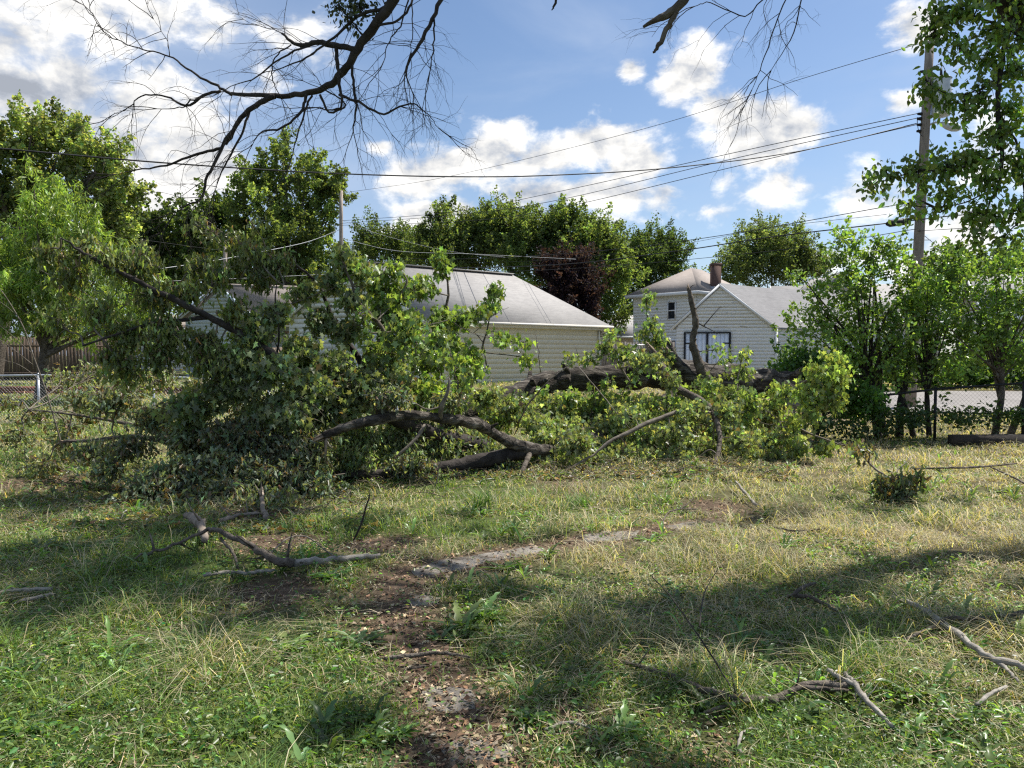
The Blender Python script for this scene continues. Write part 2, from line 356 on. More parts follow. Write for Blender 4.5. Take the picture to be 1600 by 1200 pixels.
for (px, py, r) in [(440,850,.6),(400,800,.7),(60,755,.9),(590,850,.5),(430,925,.4),(700,1160,.35),(1120,795,.5),(300,770,1.2)]:
    g = gp(px, py); BARE.append((g[0], g[1], r))
def dryness(x, y):
    return np.clip(.20+.36*sst(x, -1.2, 1.8)+.22*sst(y, 5.0, 8.5)-.25*sst(-y, -4.6, -3.2)+1.5*(fbm(x, y, .9, 11)-.5), 0, 1)

def mk_ground():
    def axis(n, lo, hi, dense):
        t = np.linspace(-1, 1, n); s = np.sinh(t*6.0)/np.sinh(6.0); v = s*hi; v = v[v >= lo]; return v
    xs = np.unique(np.concatenate([np.linspace(-16, 16, 260), np.sign(np.linspace(-1,1,80))*16+np.sinh(np.linspace(-1,1,80)*5)/np.sinh(5)*600]))
    ys = np.unique(np.concatenate([np.linspace(-1, 20, 220), -1-np.geomspace(.5, 200, 25), 20+np.geomspace(.3, 1400, 70)]))
    X, Y = np.meshgrid(xs, ys); Z = hgt(X, Y); nx, ny = len(xs), len(ys)
    i = np.arange(ny-1)[:, None]*nx+np.arange(nx-1)[None]
    q = np.stack([i, i+1, i+1+nx, i+nx], -1).reshape(-1, 4)
    col = np.stack([bare(X, Y), dryness(X, Y), np.zeros_like(X)], -1).reshape(-1, 3)
    mb = MB(); mb.add(np.stack([X, Y, Z], -1).reshape(-1, 3), q, col)
    m, nt, N, L = newmat('lawn_soil'); tc = N.new('ShaderNodeTexCoord'); a = N.new('ShaderNodeAttribute'); a.attribute_name = 'Col'
    sp = N.new('ShaderNodeSeparateColor'); L.new(a.outputs[0], sp.inputs[0])
    n1 = nodef(N, L, tc.outputs['Object'], 9, 10, .72); n2 = nodef(N, L, tc.outputs['Object'], 1.3, 5, .6)
    green = ramp(N, L, n1, [(.3, (.035,.045,.014)), (.55, (.075,.10,.028)), (.75, (.13,.14,.05))])
    dry = ramp(N, L, n1, [(.3, (.045,.036,.020)), (.55, (.11,.09,.052)), (.75, (.20,.165,.10))])
    soil = ramp(N, L, n1, [(.3, (.05,.034,.022)), (.55, (.12,.085,.058)), (.75, (.22,.16,.11))])
    a1 = N.new('ShaderNodeMix'); a1.data_type = 'RGBA'; L.new(sp.outputs[1], a1.inputs[0]); L.new(green, a1.inputs[6]); L.new(dry, a1.inputs[7])
    a2 = N.new('ShaderNodeMix'); a2.data_type = 'RGBA'; L.new(sp.outputs[0], a2.inputs[0]); L.new(a1.outputs[2], a2.inputs[6]); L.new(soil, a2.inputs[7])
    p = N.new('ShaderNodeBsdfPrincipled'); L.new(a2.outputs[2], p.inputs['Base Color']); p.inputs['Roughness'].default_value = 1; p.inputs['Specular IOR Level'].default_value = .1
    b = N.new('ShaderNodeBump'); b.inputs['Strength'].default_value = .8; b.inputs['Distance'].default_value = .03; L.new(n1, b.inputs['Height']); L.new(b.outputs[0], p.inputs['Normal'])
    o = N.new('ShaderNodeOutputMaterial'); L.new(p.outputs[0], o.inputs[0])
    tag(mb.build('ground', m, smooth=True), kind='structure')
mk_ground()

def frustum_pts(n, d0, d1, powr=1.0, spread=.74):
    u = rng.random(n); d = (d0**(powr)+(d1**powr-d0**powr)*u)**(1/powr) if powr else d0*(d1/d0)**u
    x = (rng.random(n)*2-1)*spread*d; return x, d

def mk_grass():
    x, y = frustum_pts(400000, 2.35, 33, .35)
    b = bare(x, y); clump = fbm(x, y, 3.2, 21)
    keep = rng.random(len(x)) < np.clip((1-b*1.02)*(.02+2.1*sst(clump, .25, .75)), .02, 1)
    keep &= ~((y > 19.0) & (x > 9.5) & (y < 27.5))
    x, y, clump = x[keep], y[keep], clump[keep]; n = len(x); d = np.hypot(x, y)
    dr = dryness(x, y); isdry = rng.random(n) < np.clip(dr*1.0, .04, .93)
    tuft = sst(fbm(x, y, 1.6, 31), .55, .75)
    H = (.028+.062*rng.random(n)**1.6+.17*tuft*rng.random(n)**1.5)*(1+.3*isdry)
    Wd = np.maximum(.0020, .00036*d)*(.7+.6*rng.random(n))
    a = rng.random(n)*2*pi; lean = (.4+1.3*rng.random(n)**1.2)*(1+.8*isdry)
    base = np.stack([x, y, hgt(x, y)-.004], -1); dirn = np.stack([np.cos(a), np.sin(a), np.zeros(n)], -1)
    side = np.stack([-np.sin(a+rng.normal(0, .7, n)), np.cos(a), np.zeros(n)], -1); side = unit(side)
    up = np.array([0, 0, 1.]); mid = base+up*(H*.62)[:, None]+dirn*(H*lean*.35)[:, None]; top = base+up*(H*np.clip(1.05-.25*lean, .45, 1.))[:, None]+dirn*(H*lean*1.05)[:, None]
    V = np.stack([base-side*Wd[:, None], base+side*Wd[:, None], mid+side*Wd[:, None]*.8, mid-side*Wd[:, None]*.8, top], 1)
    g = vary((.085,.145,.032), n, .3, .10); s = vary((.34,.305,.165), n, .35, .07); lime = vary((.19,.26,.055), n, .25, .08)
    col = np.where(isdry[:, None], s, np.where((rng.random(n) < .35)[:, None], lime, g))
    k = np.arange(n)[:, None]*5
    mb = MB(); mb.add(V.reshape(-1, 3), [k+np.array([0,1,2,3]), k+np.array([3,2,4])], np.repeat(col, 5, 0))
    tag(mb.build('grass', M['grass']), 'short patchy lawn grass, green and straw coloured, over the whole yard', 'grass', kind='stuff')
mk_grass()
def mk_straw():
    x, y = frustum_pts(26000, 2.35, 14, .3); w = fbm(x, y, 2.2, 71); k = rng.random(len(x)) < sst(w, .42, .70)*(.35+.65*dryness(x, y)); x, y = x[k], y[k]; n = len(x)
    a = rng.random(n)*2*pi; L_ = .05+.13*rng.random(n); d = np.stack([np.cos(a), np.sin(a), np.zeros(n)], -1); sd = np.stack([-np.sin(a), np.cos(a), np.zeros(n)], -1)
    b = np.stack([x, y, hgt(x, y)+.012+.05*rng.random(n)], -1); w_ = np.maximum(.0013, .0003*y)[:, None]
    m_ = b+d*L_[:, None]*.5+np.stack([np.zeros(n), np.zeros(n), .02*rng.random(n)], -1)+sd*rng.normal(0, .012, (n, 1)); e = b+d*L_[:, None]+np.stack([np.zeros(n), np.zeros(n), rng.normal(-.005, .015, n)], -1)
    V = np.stack([b-sd*w_, b+sd*w_, m_+sd*w_, m_-sd*w_, e], 1); k5 = np.arange(n)[:, None]*5; mb = MB()
    mb.add(V.reshape(-1, 3), [k5+np.array([0,1,2,3]), k5+np.array([3,2,4])], np.repeat(vary((.46,.39,.24), n, .3, .06), 5, 0))
    tag(mb.build('dry_straw', M['grass']), 'loose dry straw matted over the lawn', 'straw', kind='stuff')
mk_straw()

def mk_cover():
    # low creeping weeds with small round leaves
    x, y = frustum_pts(110000, 2.35, 13, .3); w = fbm(x, y, 1.4, 41)+.24*sst(-x, -.5, 2.0)+.14*sst(-y, -6.5, -4)
    k = (rng.random(len(x)) < sst(w, .52, .72)) & (rng.random(len(x)) > bare(x, y)*.85); x, y = x[k], y[k]; n = len(x)
    pos = np.stack([x, y, hgt(x, y)+.01+.07*rng.random(n)], -1)
    a = rng.random(n)*2*pi; tip = np.stack([np.cos(a), np.sin(a), rng.normal(.1, .35, n)], -1); nr = np.stack([rng.normal(0,.8,n), rng.normal(0,.8,n), np.ones(n)], -1)
    mb = MB(); leaves(mb, pos, tip, nr, .012+.024*rng.random(n)**1.8, vary((.088,.145,.038), n, .45, .16), 'oval')
    tag(mb.build('creeping_weeds', M['leaf']), 'low carpet of small round green weed leaves through the lawn', 'ground cover', kind='stuff')
    # litter
    x1, y1 = frustum_pts(130000, 2.35, 15, .3); k = rng.random(len(x1)) < np.clip(bare(x1, y1)*.95+.06, 0, 1)
    x, y = x1[k], y1[k]; n = len(x)
    pos = np.stack([x, y, hgt(x, y)+.004+.014*rng.random(n)], -1)
    a = rng.random(n)*2*pi; tip = np.stack([np.cos(a), np.sin(a), rng.normal(0, .25, n)], -1); nr = np.stack([rng.normal(0,.3,n), rng.normal(0,.3,n), np.ones(n)], -1)
    mb = MB(); c = np.where((rng.random(n) < .6)[:, None], vary((.20,.125,.075), n, .45, .08), vary((.36,.28,.18), n, .35, .07))
    tip[:, 2] += rng.normal(0, .3, n); leaves(mb, pos, tip, nr, .010+.034*rng.random(n)**2.2, c, 'slim'); leaves(mb, pos[::3]+[.01,.01,0], tip[::3], nr[::3], .012+.026*rng.random(len(pos[::3])), c[::3], 'card')
    tag(mb.build('leaf_litter', M['litter']), 'brown dead leaf and bark litter over the bare path', 'leaf litter', kind='stuff')
mk_cover()

def toothed(mb, base, ang, ln, wd, rise, col, curl=1.0):
    n = 9; t = np.linspace(0, 1, n); c = np.array([cos(ang), sin(ang), 0]); s = np.array([-sin(ang), cos(ang), 0])
    z = rise*np.sin(t*pi*.62*curl)*ln; mid = base+np.outer(t*ln, c)+np.outer(z, [0, 0, 1])
    w = wd*np.sin(np.clip(t, .05, 1)**.7*pi*.93+.05)*(1+.45*np.where(np.arange(n) % 2 == 0, 1, -.6)); w[-1] = 0
    l = mid-s*w[:, None]+[0, 0, .006]; r = mid+s*w[:, None]+[0, 0, .006]; V = np.stack([l, mid, r], 1).reshape(-1, 3)
    i = np.arange(n-1)[:, None]*3; mb.add(V, [np.concatenate([i+np.array([0,1,4,3]), i+np.array([1,2,5,4])])], col)
def rosette(mb, p, R_, nl, tall=.35):
    g = vary((.085,.145,.038), 1, .22, .08)[0]
    for k in range(nl):
        toothed(mb, p+rng.normal(0, R_*.08, 3)*[1,1,.2], k*2.4+rng.random()*.9, R_*(.45+.75*rng.random()), R_*.085*(.7+.6*rng.random()), tall*(.1+1.1*rng.random()**1.5), vary(g, 1, .25, .08)[0])
def mk_weeds():
    mb = MB()
    x, y = frustum_pts(2400, 2.4, 13, .35)
    for a, b_ in zip(x, y):
        if bare(a, b_) > .5 or fbm(a, b_, 1.1, 55) < .46+.04*(a > 0): continue
        rosette(mb, np.array([a, b_, float(hgt(a, b_))]), .05+.09*rng.random()**1.5, rng.integers(5, 10), .3+.9*rng.random())
    tag(mb.build('small_weeds', M['leaf']), 'scattered small green broad-leaved weeds between the grass', 'weeds', kind='stuff')
    spots = [(100,1010,.16),(330,1000,.14),(720,985,.20),(760,965,.18),(690,1000,.16),(880,945,.16),(1060,950,.15),(150,860,.2),(60,860,.2),(230,890,.16),(100,1110,.15),(40,1150,.15),
             (560,1010,.15),(520,905,.15),(790,890,.15),(440,880,.12),(1210,1000,.14),(1110,1110,.16),(1240,1120,.17),(1420,1090,.15),(1500,1130,.16),(930,950,.14),(320,850,.13),(750,805,.25),
             (1180,825,.15),(1060,925,.14),(250,1080,.13),(450,1020,.16),(620,1150,.14),(830,1130,.14),(1290,970,.14),(1370,830,.15),(1150,960,.15),(30,1050,.16),(400,1130,.14),(970,1150,.15)]
    for px, py, r in spots:
        p = gp(px, py); mb = MB(); rosette(mb, p, r*(.7+.45*rng.random()), rng.integers(12, 24), .45)
        tag(mb.build('dandelion_plant', M['leaf'], loc=p), 'leafy green dandelion-like rosette with toothed leaves in the lawn', 'weed', 'toothed rosette weeds in the lawn')
    # a tall grass tuft near the brush pile
    for (px, py, s, lb) in [(755,800,.34,'tall green grass tuft in front of the broken limb'), (905,795,.24,'dark dry grass tuft beside the stepping slab'), (250,780,.3,'tall green grass tuft at the left foot of the brush pile')]:
        mb = MB(); p = gp(px, py)
        for k in range(90):
            a = rng.random()*2*pi; ln = s*(.5+.6*rng.random()); b = p+np.array([rng.normal(0, .06), rng.normal(0, .06), 0]); t = np.linspace(0, 1, 5)[:, None]
            q = b+t*ln*.9*np.array([0, 0, 1])+t*t*ln*.6*np.array([cos(a), sin(a), -.3]); w = .006*(1-t*.95); s_ = np.array([-sin(a), cos(a), 0])
            V = np.stack([q-s_*w, q+s_*w], 1).reshape(-1, 3); i = np.arange(4)[:, None]*2
            mb.add(V, i+np.array([0,1,3,2]), vary((.09,.17,.035), 1, .2)[0])
        tag(mb.build('grass_tuft', M['grass'], loc=p), lb, 'grass tuft')
mk_weeds()

def mk_slabs():
    polys = [[(655,1080),(690,1072),(735,1078),(742,1100),(715,1116),(672,1110)], [(640,893),(690,875),(760,866),(835,853),(852,858),(835,866),(760,880),(690,896),(655,903)],
             [(905,838),(950,831),(998,829),(995,839),(960,845),(918,847)], [(690,1165),(740,1152),(795,1160),(800,1182),(740,1198),(700,1190)], [(630,938),(660,931),(690,934),(684,944),(645,948)],[(1030,823),(1090,815),(1110,818),(1060,828)]]
    for poly in polys:
        P = np.array([gp(*q) for q in poly]); P = P[::-1] if np.cross((P[1]-P[0])[:2], (P[2]-P[1])[:2]) < 0 else P
        c = P.mean(0); Q = []
        for i in range(len(P)):
            a, b = P[i], P[(i+1) % len(P)]
            for t in (0, .33, .66): Q.append(a*(1-t)+b*t+np.array([rng.normal(0, .012), rng.normal(0, .012), 0]))
        Q = np.array(Q); Q[:, 2] = [float(hgt(q[0], q[1]))+.004 for q in Q]
        k = len(Q); cen = Q.mean(0); cen[2] = float(hgt(cen[0], cen[1]))+.008; i = np.arange(k); j = (i+1) % k
        mb = MB(); inner = cen+(Q-cen)*.9; inner[:, 2] += .002; low = Q.copy(); low[:, 2] -= .05
        mb.add(np.vstack([inner, Q, low]), [i[None], np.stack([i+k, j+k, j, i], -1), np.stack([i+2*k, j+2*k, j+k, i+k], -1)])
        tag(mb.build('path', M['concrete'], smooth=False), kind='structure')
mk_slabs()
# street / alley beyond the right fence, as a sheet following the terrain
def sheet(name, mat, x0, x1, y0, y1, lift, nx=40, ny=14):
    X, Y = np.meshgrid(np.linspace(x0, x1, nx), np.linspace(y0, y1, ny)); Z = hgt(X, Y)+lift+.02
    i = np.arange(ny-1)[:, None]*nx+np.arange(nx-1)[None]; mb = MB()
    mb.add(np.stack([X, Y, Z], -1).reshape(-1, 3), np.stack([i, i+1, i+1+nx, i+nx], -1).reshape(-1, 4)); return tag(mb.build(name, mat), kind='structure')
sheet('road', M['street'], 9.2, 60, 19.2, 26.5, .03)
sheet('driveway', M['street'], 4.2, 9.1, 29.2, 31.5, .01, 12, 6)

# ------------------------------------------------------------------ buildings
def clap(mb, A, B, z0, z1, course=.2, left=None, right=None, out=None, col=(1, 1, 1), mat=0, ridge=None, lap=.03):
    """lapped boards on the wall from A to B (xy); ridge=(s_frac, ztop) turns it into a gable above z1"""
    A = np.array(A[:2], float); B = np.array(B[:2], float); Lg = np.linalg.norm(B-A); t = (B-A)/Lg; n = np.array([t[1], -t[0]])
    if out is not None and np.dot(n, np.array(out[:2])) < 0: n = -n
    top = ridge[1] if ridge else z1; z = z0
    def span(z):
        if z <= z1 or not ridge: return 0., Lg
        f = (z-z1)/(ridge[1]-z1); m = ridge[0]*Lg; return f*m, Lg-f*(Lg-m)
    while z < top-1e-3:
        zz = min(z+course, top); a0, a1 = span(z); b0, b1 = span(zz)
        def P(s, z, o): q = A+t*s+n*o; return (q[0], q[1], z)
        k = 1+rng.normal(0, .012)
        mb.add([P(a0, z, lap), P(a1, z, lap), P(b1, zz, .002), P(b0, zz, .002), P(a0, z, 0), P(a1, z, 0)], np.array([[0,1,2,3],[4,5,1,0]]), np.clip(np.array(col)*k, 0, 1), mat)
        z = zz
    return n
def window(parent, A, B, s, z, w, h, out, frame=(.8,.8,.8), name='window', cross=True, off=.075):
    A = np.array(A[:2], float); B = np.array(B[:2], float); t = unit(B-A); n = np.array([t[1], -t[0]]); n = n if n@np.array(out[:2]) > 0 else -n
    c = A+t*s; up = np.array([0, 0, 1.]); t3 = np.array([*t, 0]); n3 = np.array([*n, 0]); c3 = np.array([*c, z])+n3*off
    fr = MB(); ww = .07
    for sgn in (-1, 1): beam(fr, c3+t3*sgn*w/2, c3+t3*sgn*w/2+up*h, .06, ww, frame, t3)
    for zz in ([0, h/2, h] if cross else [0, h]): beam(fr, c3-t3*(w/2-ww/2)+up*zz, c3+t3*(w/2-ww/2)+up*zz, .055, ww, frame)
    f = fr.build(name, M['paint'], parent)
    g = MB(); q = c3-n3*.01; g.add([q-t3*w/2, q+t3*w/2, q+t3*w/2+up*h, q-t3*w/2+up*h], np.array([[0,1,2,3]])); g.build('pane', M['glass'], f)
    return f
def X3(p, z): return np.array([p[0], p[1], z])

def beige_house():
    n_ = at(657, 500, 30); f_ = at(936, 500, 36); l_ = at(452, 500, 33.0); b_ = l_+(f_-n_)
    zg = .2; ze = 3.08; zr = 5.30; N2, F2, L2, B2 = [q[:2] for q in (n_, f_, l_, b_)]
    root = thing('house', 'long beige clapboard house with a grey shingle hip roof behind the fallen tree', 'house', X3(N2, .3))
    side = np.array([(F2-N2)[1], -(F2-N2)[0]]); gab = -(F2-N2)
    mb = MB(); clap(mb, N2, F2, zg, ze, .21, out=side, col=(.78,.735,.62)); mb.build('wall', M['siding'], root)
    mb = MB(); clap(mb, L2, N2, zg, ze, .21, out=gab, col=(.74,.77,.80), ridge=(.5, zr)); g = mb.build('wall', M['siding'], root); g['label'] = 'sided gable wall of the beige house, bluish shade put into its colour'  # same beige siding, its bluish shade painted into the board colour
    mb = MB(); clap(mb, B2, F2, zg, ze, .21, out=-gab, col=(.78,.735,.62)); clap(mb, L2, B2, zg, ze, .21, out=-side, col=(.78,.735,.62)); mb.build('wall', M['siding'], root)
    mb = MB(); up3 = np.array([0, 0, 1])
    for q in (N2, F2): mb = MB(); d = unit(side)*.03; beam(mb, X3(q+d, zg), X3(q+d, ze-.02), .12, .07, (.78,.74,.62), (1, 0, 0)); mb.build('corner_trim', M['paint'], root)
    ax = unit(F2-N2); ov = .35; sd = unit(side); A0 = (N2+L2)/2-ax*ov*.7; wv = (N2-L2); hw = np.linalg.norm(wv)/2; wd = unit(wv)
    apex = X3(A0, zr+.12); H1 = X3((N2+L2)/2+(F2-N2)*.86, zr+.12)
    k = (zr-ze)/hw; e = ze+.12-k*ov
    En = X3(N2+wd*ov-ax*ov*.7, e); Ef = X3(F2+wd*ov+ax*ov, e); El = X3(L2-wd*ov-ax*ov*.7, e); Eb = X3(B2-wd*ov+ax*ov, e)
    mb = MB(); slab(mb, [En, Ef, H1, apex], .1); slab(mb, [apex, H1, Eb, El], .1); slab(mb, [Ef, Eb, H1], .1); rf = mb.build('roof', M['roofgrey'], root)
    mb = MB(); beam(mb, apex+[0,0,.03], H1+[0,0,.03], .25, .05, (.7,.7,.7)); mb.build('ridge_cap', M['roofgrey'], rf)
    mb = MB(); dn = np.array([0, 0, -.12])
    beam(mb, En+dn, Ef+dn, .03, .2, (.72,.68,.58)); beam(mb, Ef+dn, Eb+dn, .03, .2, (.72,.68,.58)); beam(mb, El+dn, apex+dn, .04, .2, (.78,.8,.82)); beam(mb, apex+dn, En+dn, .04, .2, (.78,.8,.82)); mb.build('fascia', M['paint'], root)
    mb = MB(); g0 = En+np.array([0,0,-.06])+np.array([*(wd*.09), 0]); g1 = Ef+np.array([0,0,-.06])+np.array([*(wd*.09), 0]); tube(mb, [g0, g1], .06, 8, (.62,.58,.50)); mb.build('gutter', M['paint'], root)
    mb = MB(); c = X3(F2+wd*.10-ax*.12, 0); tube(mb, [g1+[-.15,0,0], c+[0,0,ze-.35], c+[0,0,.3]], .04, 8, (.75,.72,.62)); mb.build('downspout', M['paint'], root)
    window(root, L2, N2, np.linalg.norm(N2-L2)*.76, 1.75, .75, .75, gab, (.6,.6,.58), cross=False, off=.06)
beige_house()

def white_shed():
    l_ = at(1057, 508, 32.3)[:2]; n_ = at(1213, 508, 31.6)[:2]; v = np.array([6.0, 3.1]); ze = 2.78; zr = 4.50; zg = .2
    root = thing('shed', 'white weathered wooden shed with double doors and peeling paint', 'shed', X3(n_, .35))
    out = np.array([0, -1.]); B1 = n_+v; B0 = l_+v
    mb = MB(); clap(mb, l_, n_, zg, ze, .14, out=out, ridge=(.46, zr), lap=.012); mb.build('wall', M['peel'], root)
    mb = MB(); clap(mb, n_, B1, zg, ze, .14, out=(1, -1.5), lap=.012); clap(mb, l_, B0, zg, ze, .14, out=(-1, 1.), lap=.012); mb.build('wall', M['peel'], root)
    mb = MB(); clap(mb, B0, B1, zg, ze, .14, out=(0, 1.), ridge=(.46, zr), lap=.012); mb.build('wall', M['peel'], root)
    w = n_-l_; wd = unit(w); ap = l_+w*.46; ov = .14; vd = unit(v)*.15
    k = (zr-ze)/(np.linalg.norm(w)*.5); e = ze+.08-k*ov; sag = .10
    def R_(t): return X3(ap-vd+(v+2*vd)*t, zr+.09-sag*sin(pi*t)-.02*t)
    mb = MB(); n_t = 13; ts = np.linspace(0, 1, n_t)
    for edge in (lambda t: X3(n_+wd*ov-vd+(v+2*vd)*t, e-.05*sin(pi*t)), lambda t: X3(l_-wd*ov-vd+(v+2*vd)*t, e)):
        V = np.array([[edge(t)*(1-u)+R_(t)*u for u in (0, .5, 1)] for t in ts]).reshape(-1, 3); i = (np.arange(n_t-1)[:, None]*3+np.arange(2)[None]).reshape(-1); q = np.stack([i, i+3, i+4, i+1], -1)
        mb.add(V, q); mb.add(V-[0, 0, .06], q[:, ::-1]); c0 = np.array([0, 1]); cN = c0+(n_t-1)*3
        W_ = np.vstack([V, V-[0, 0, .06]]); m_ = len(V); r0 = np.arange(n_t-1)*3
        mb.add(W_, [np.stack([r0, r0+3, r0+3+m_, r0+m_], -1), np.stack([c0, c0+1, c0+1+m_, c0+m_], -1)])
    mb.build('roof', M['rooflight'], root)
    mb = MB(); dn = np.array([0, -.02, -.09]); beam(mb, X3(l_-wd*ov-vd, e)+dn, R_(0)+dn, .03, .1, (.75,.74,.72)); beam(mb, R_(0)+dn, X3(n_+wd*ov-vd, e)+dn, .03, .1, (.75,.74,.72)); mb.build('fascia', M['paint'], root)
    mb = MB(); beam(mb, X3(n_, zg)+[0,-.03,0], X3(n_, ze)+[0,-.03,0], .1, .06, (.72,.71,.69), (0, 1, 0)); mb.build('corner_board', M['paint'], root)
    nn = np.array([wd[1], -wd[0]]); nn = nn if nn[1] < 0 else -nn
    def W(s, z, o): q = l_+wd*s+nn*o; return X3(q, z)
    s0 = .34; s1 = 2.17; zt = 2.52
    for i in range(2):
        a = s0+i*(s1-s0)/2; b = a+(s1-s0)/2; d = MB(); nb = 5
        for j in range(nb):
            u0 = a+.03+(b-a-.06)*j/nb; u1 = a+.03+(b-a-.06)*(j+1)/nb-.008
            beam(d, W((u0+u1)/2, .35, .05), W((u0+u1)/2, zt-.03, .05), u1-u0, .03, np.array((1,1,1)), (*nn, 0))
        do = d.build('door', M['peel'], root)
        h = MB()
        for zz in (.75, zt-.42):
            e0, e1 = (a+.02, a+.28) if i == 0 else (b-.28, b-.02); beam(h, W(e0, zz, .085), W(e1, zz, .085), .02, .05)
        h.build('hinge', M['black'], do)
    fr = MB()
    for s in (s0, (s0+s1)/2, s1): beam(fr, W(s, .3, .09), W(s, zt, .09), .075, .03, (1,1,1), (*nn, 0))
    beam(fr, W(s0-.03, zt+.02, .09), W(s1+.03, zt+.02, .09), .04, .05); fr.build('door_frame', M['black'], root)
white_shed()

def hip_house():
    l_ = at(990, 460, 54.)[:2]; n_ = at(1089, 455, 50.)[:2]; wv = n_-l_; bk = np.array([-wv[1], wv[0]]); bk = unit(bk if bk[1] > 0 else -bk)
    sv = unit(np.array([.72, .69]))*6.5; ze = 5.78; zg = .3; zr = 7.55; F = n_+sv; B = l_+sv
    root = thing('house', 'white two storey house with a tan hip roof and tall brick chimney', 'house', X3(n_, .45))
    ow = np.array([-.3, -1.]); os_ = np.array([1, -.6])
    mb = MB(); clap(mb, l_, n_, zg, ze, .2, out=ow, col=(.82,.85,.88)); mb.build('wall', M['siding'], root)
    mb = MB(); clap(mb, n_, F, zg, ze, .2, out=os_, col=(.82,.84,.85)); mb.build('wall', M['siding'], root)
    mb = MB(); clap(mb, F, B, zg, ze, .2, out=-ow, col=(.82,.85,.88)); clap(mb, B, l_, zg, ze, .2, out=-os_, col=(.82,.85,.88)); mb.build('wall', M['siding'], root)
    c = (l_+n_+F+B)/4; o = .45
    def ex(q): d = q-c; return X3(q+unit(d)*o*1.35, ze-.02)
    el, en, ef, eb = ex(l_), ex(n_), ex(F), ex(B); r0 = X3(at(1080, 450, 52.6)[:2], zr); r1 = X3(at(1097, 450, 53.8)[:2], zr-.02)
    mb = MB(); slab(mb, [el, en, r0], .12); slab(mb, [en, ef, r1, r0], .12); slab(mb, [ef, eb, r1], .12); slab(mb, [eb, el, r0, r1], .12); rf = mb.build('roof', M['rooftan'], root)
    mb = MB()
    for a, b in ((el, en), (en, ef), (ef, eb)): beam(mb, a+[0,0,-.12], b+[0,0,-.12], .06, .22, (.72,.72,.70))
    mb.build('fascia', M['paint'], root)
    ch = MB(); p = at(1118, 440, 51.5); box(ch, (p[0]-.29, p[1]-.3, 5.0), (p[0]+.29, p[1]+.3, at(1118, 413, 51.5)[2]));
    box(ch, (p[0]-.34, p[1]-.35, at(1118, 416, 51.5)[2]), (p[0]+.34, p[1]+.35, at(1118, 413, 51.5)[2]+.05)); cc = ch.build('chimney', M['brick'], root)
    fl = MB(); box(fl, (p[0]-.45, p[1]-.5, 5.85), (p[0]+.33, p[1]-.28, 6.15), (.6,.6,.62)); fl.build('flashing', M['metal'], cc)
    window(root, l_, n_, np.linalg.norm(wv)*.63, 4.0, .62, 1.15, ow); window(root, n_, F, 2.2, 4.9, .7, .75, os_)
    window(root, l_, n_, np.linalg.norm(wv)*.63, 1.3, .8, 1.3, ow)
hip_house()

def gable_house(name, label, lx, nx, fx, D, ze, zr, wallc, roofm, eave=.3, extra=None):
    """lx,nx : px of the front wall ends with depths; ridge parallel to it"""
    a = at(lx[0], 500, lx[1])[:2]; b = at(nx[0], 500, nx[1])[:2]; t = unit(b-a); n = np.array([-t[1], t[0]]); n = n if n[1] > 0 else -n
    c = b+n*fx; d = a+n*fx; root = thing(name, label, 'house', X3(a, .45))
    mb = MB(); clap(mb, a, b, .3, ze, .2, out=-n, col=wallc); mb.build('wall', M['siding'], root)
    mb = MB(); clap(mb, b, c, .3, ze, .2, out=t, col=wallc, ridge=(.5, zr)); mb.build('wall', M['siding'], root)
    mb = MB(); clap(mb, d, a, .3, ze, .2, out=-t, col=wallc, ridge=(.5, zr)); mb.build('wall', M['siding'], root)
    k = (zr-ze)/(fx/2); e = ze+.1-k*eave; g = .25
    r0 = X3((a+d)/2-t*g, zr+.1); r1 = X3((b+c)/2+t*g, zr+.1)
    mb = MB(); slab(mb, [X3(a-n*eave-t*g, e), X3(b-n*eave+t*g, e), r1, r0], .1); slab(mb, [r0, r1, X3(c+n*eave+t*g, e), X3(d+n*eave-t*g, e)], .1); mb.build('roof', M[roofm], root)
    mb = MB(); dn = np.array([0, 0, -.1]); beam(mb, X3(a-n*eave-t*g, e)+dn, X3(b-n*eave+t*g, e)+dn, .04, .18, (.8,.8,.78))
    for p, q in ((X3(a-n*eave-t*g, e), r0), (X3(b-n*eave+t*g, e), r1), (r0, X3(d+n*eave-t*g, e)), (r1, X3(c+n*eave+t*g, e))): beam(mb, p+dn, q+dn, .04, .18, (.8,.8,.78))
    mb.build('fascia', M['paint'], root)
    return root, a, b, c, d, t, n
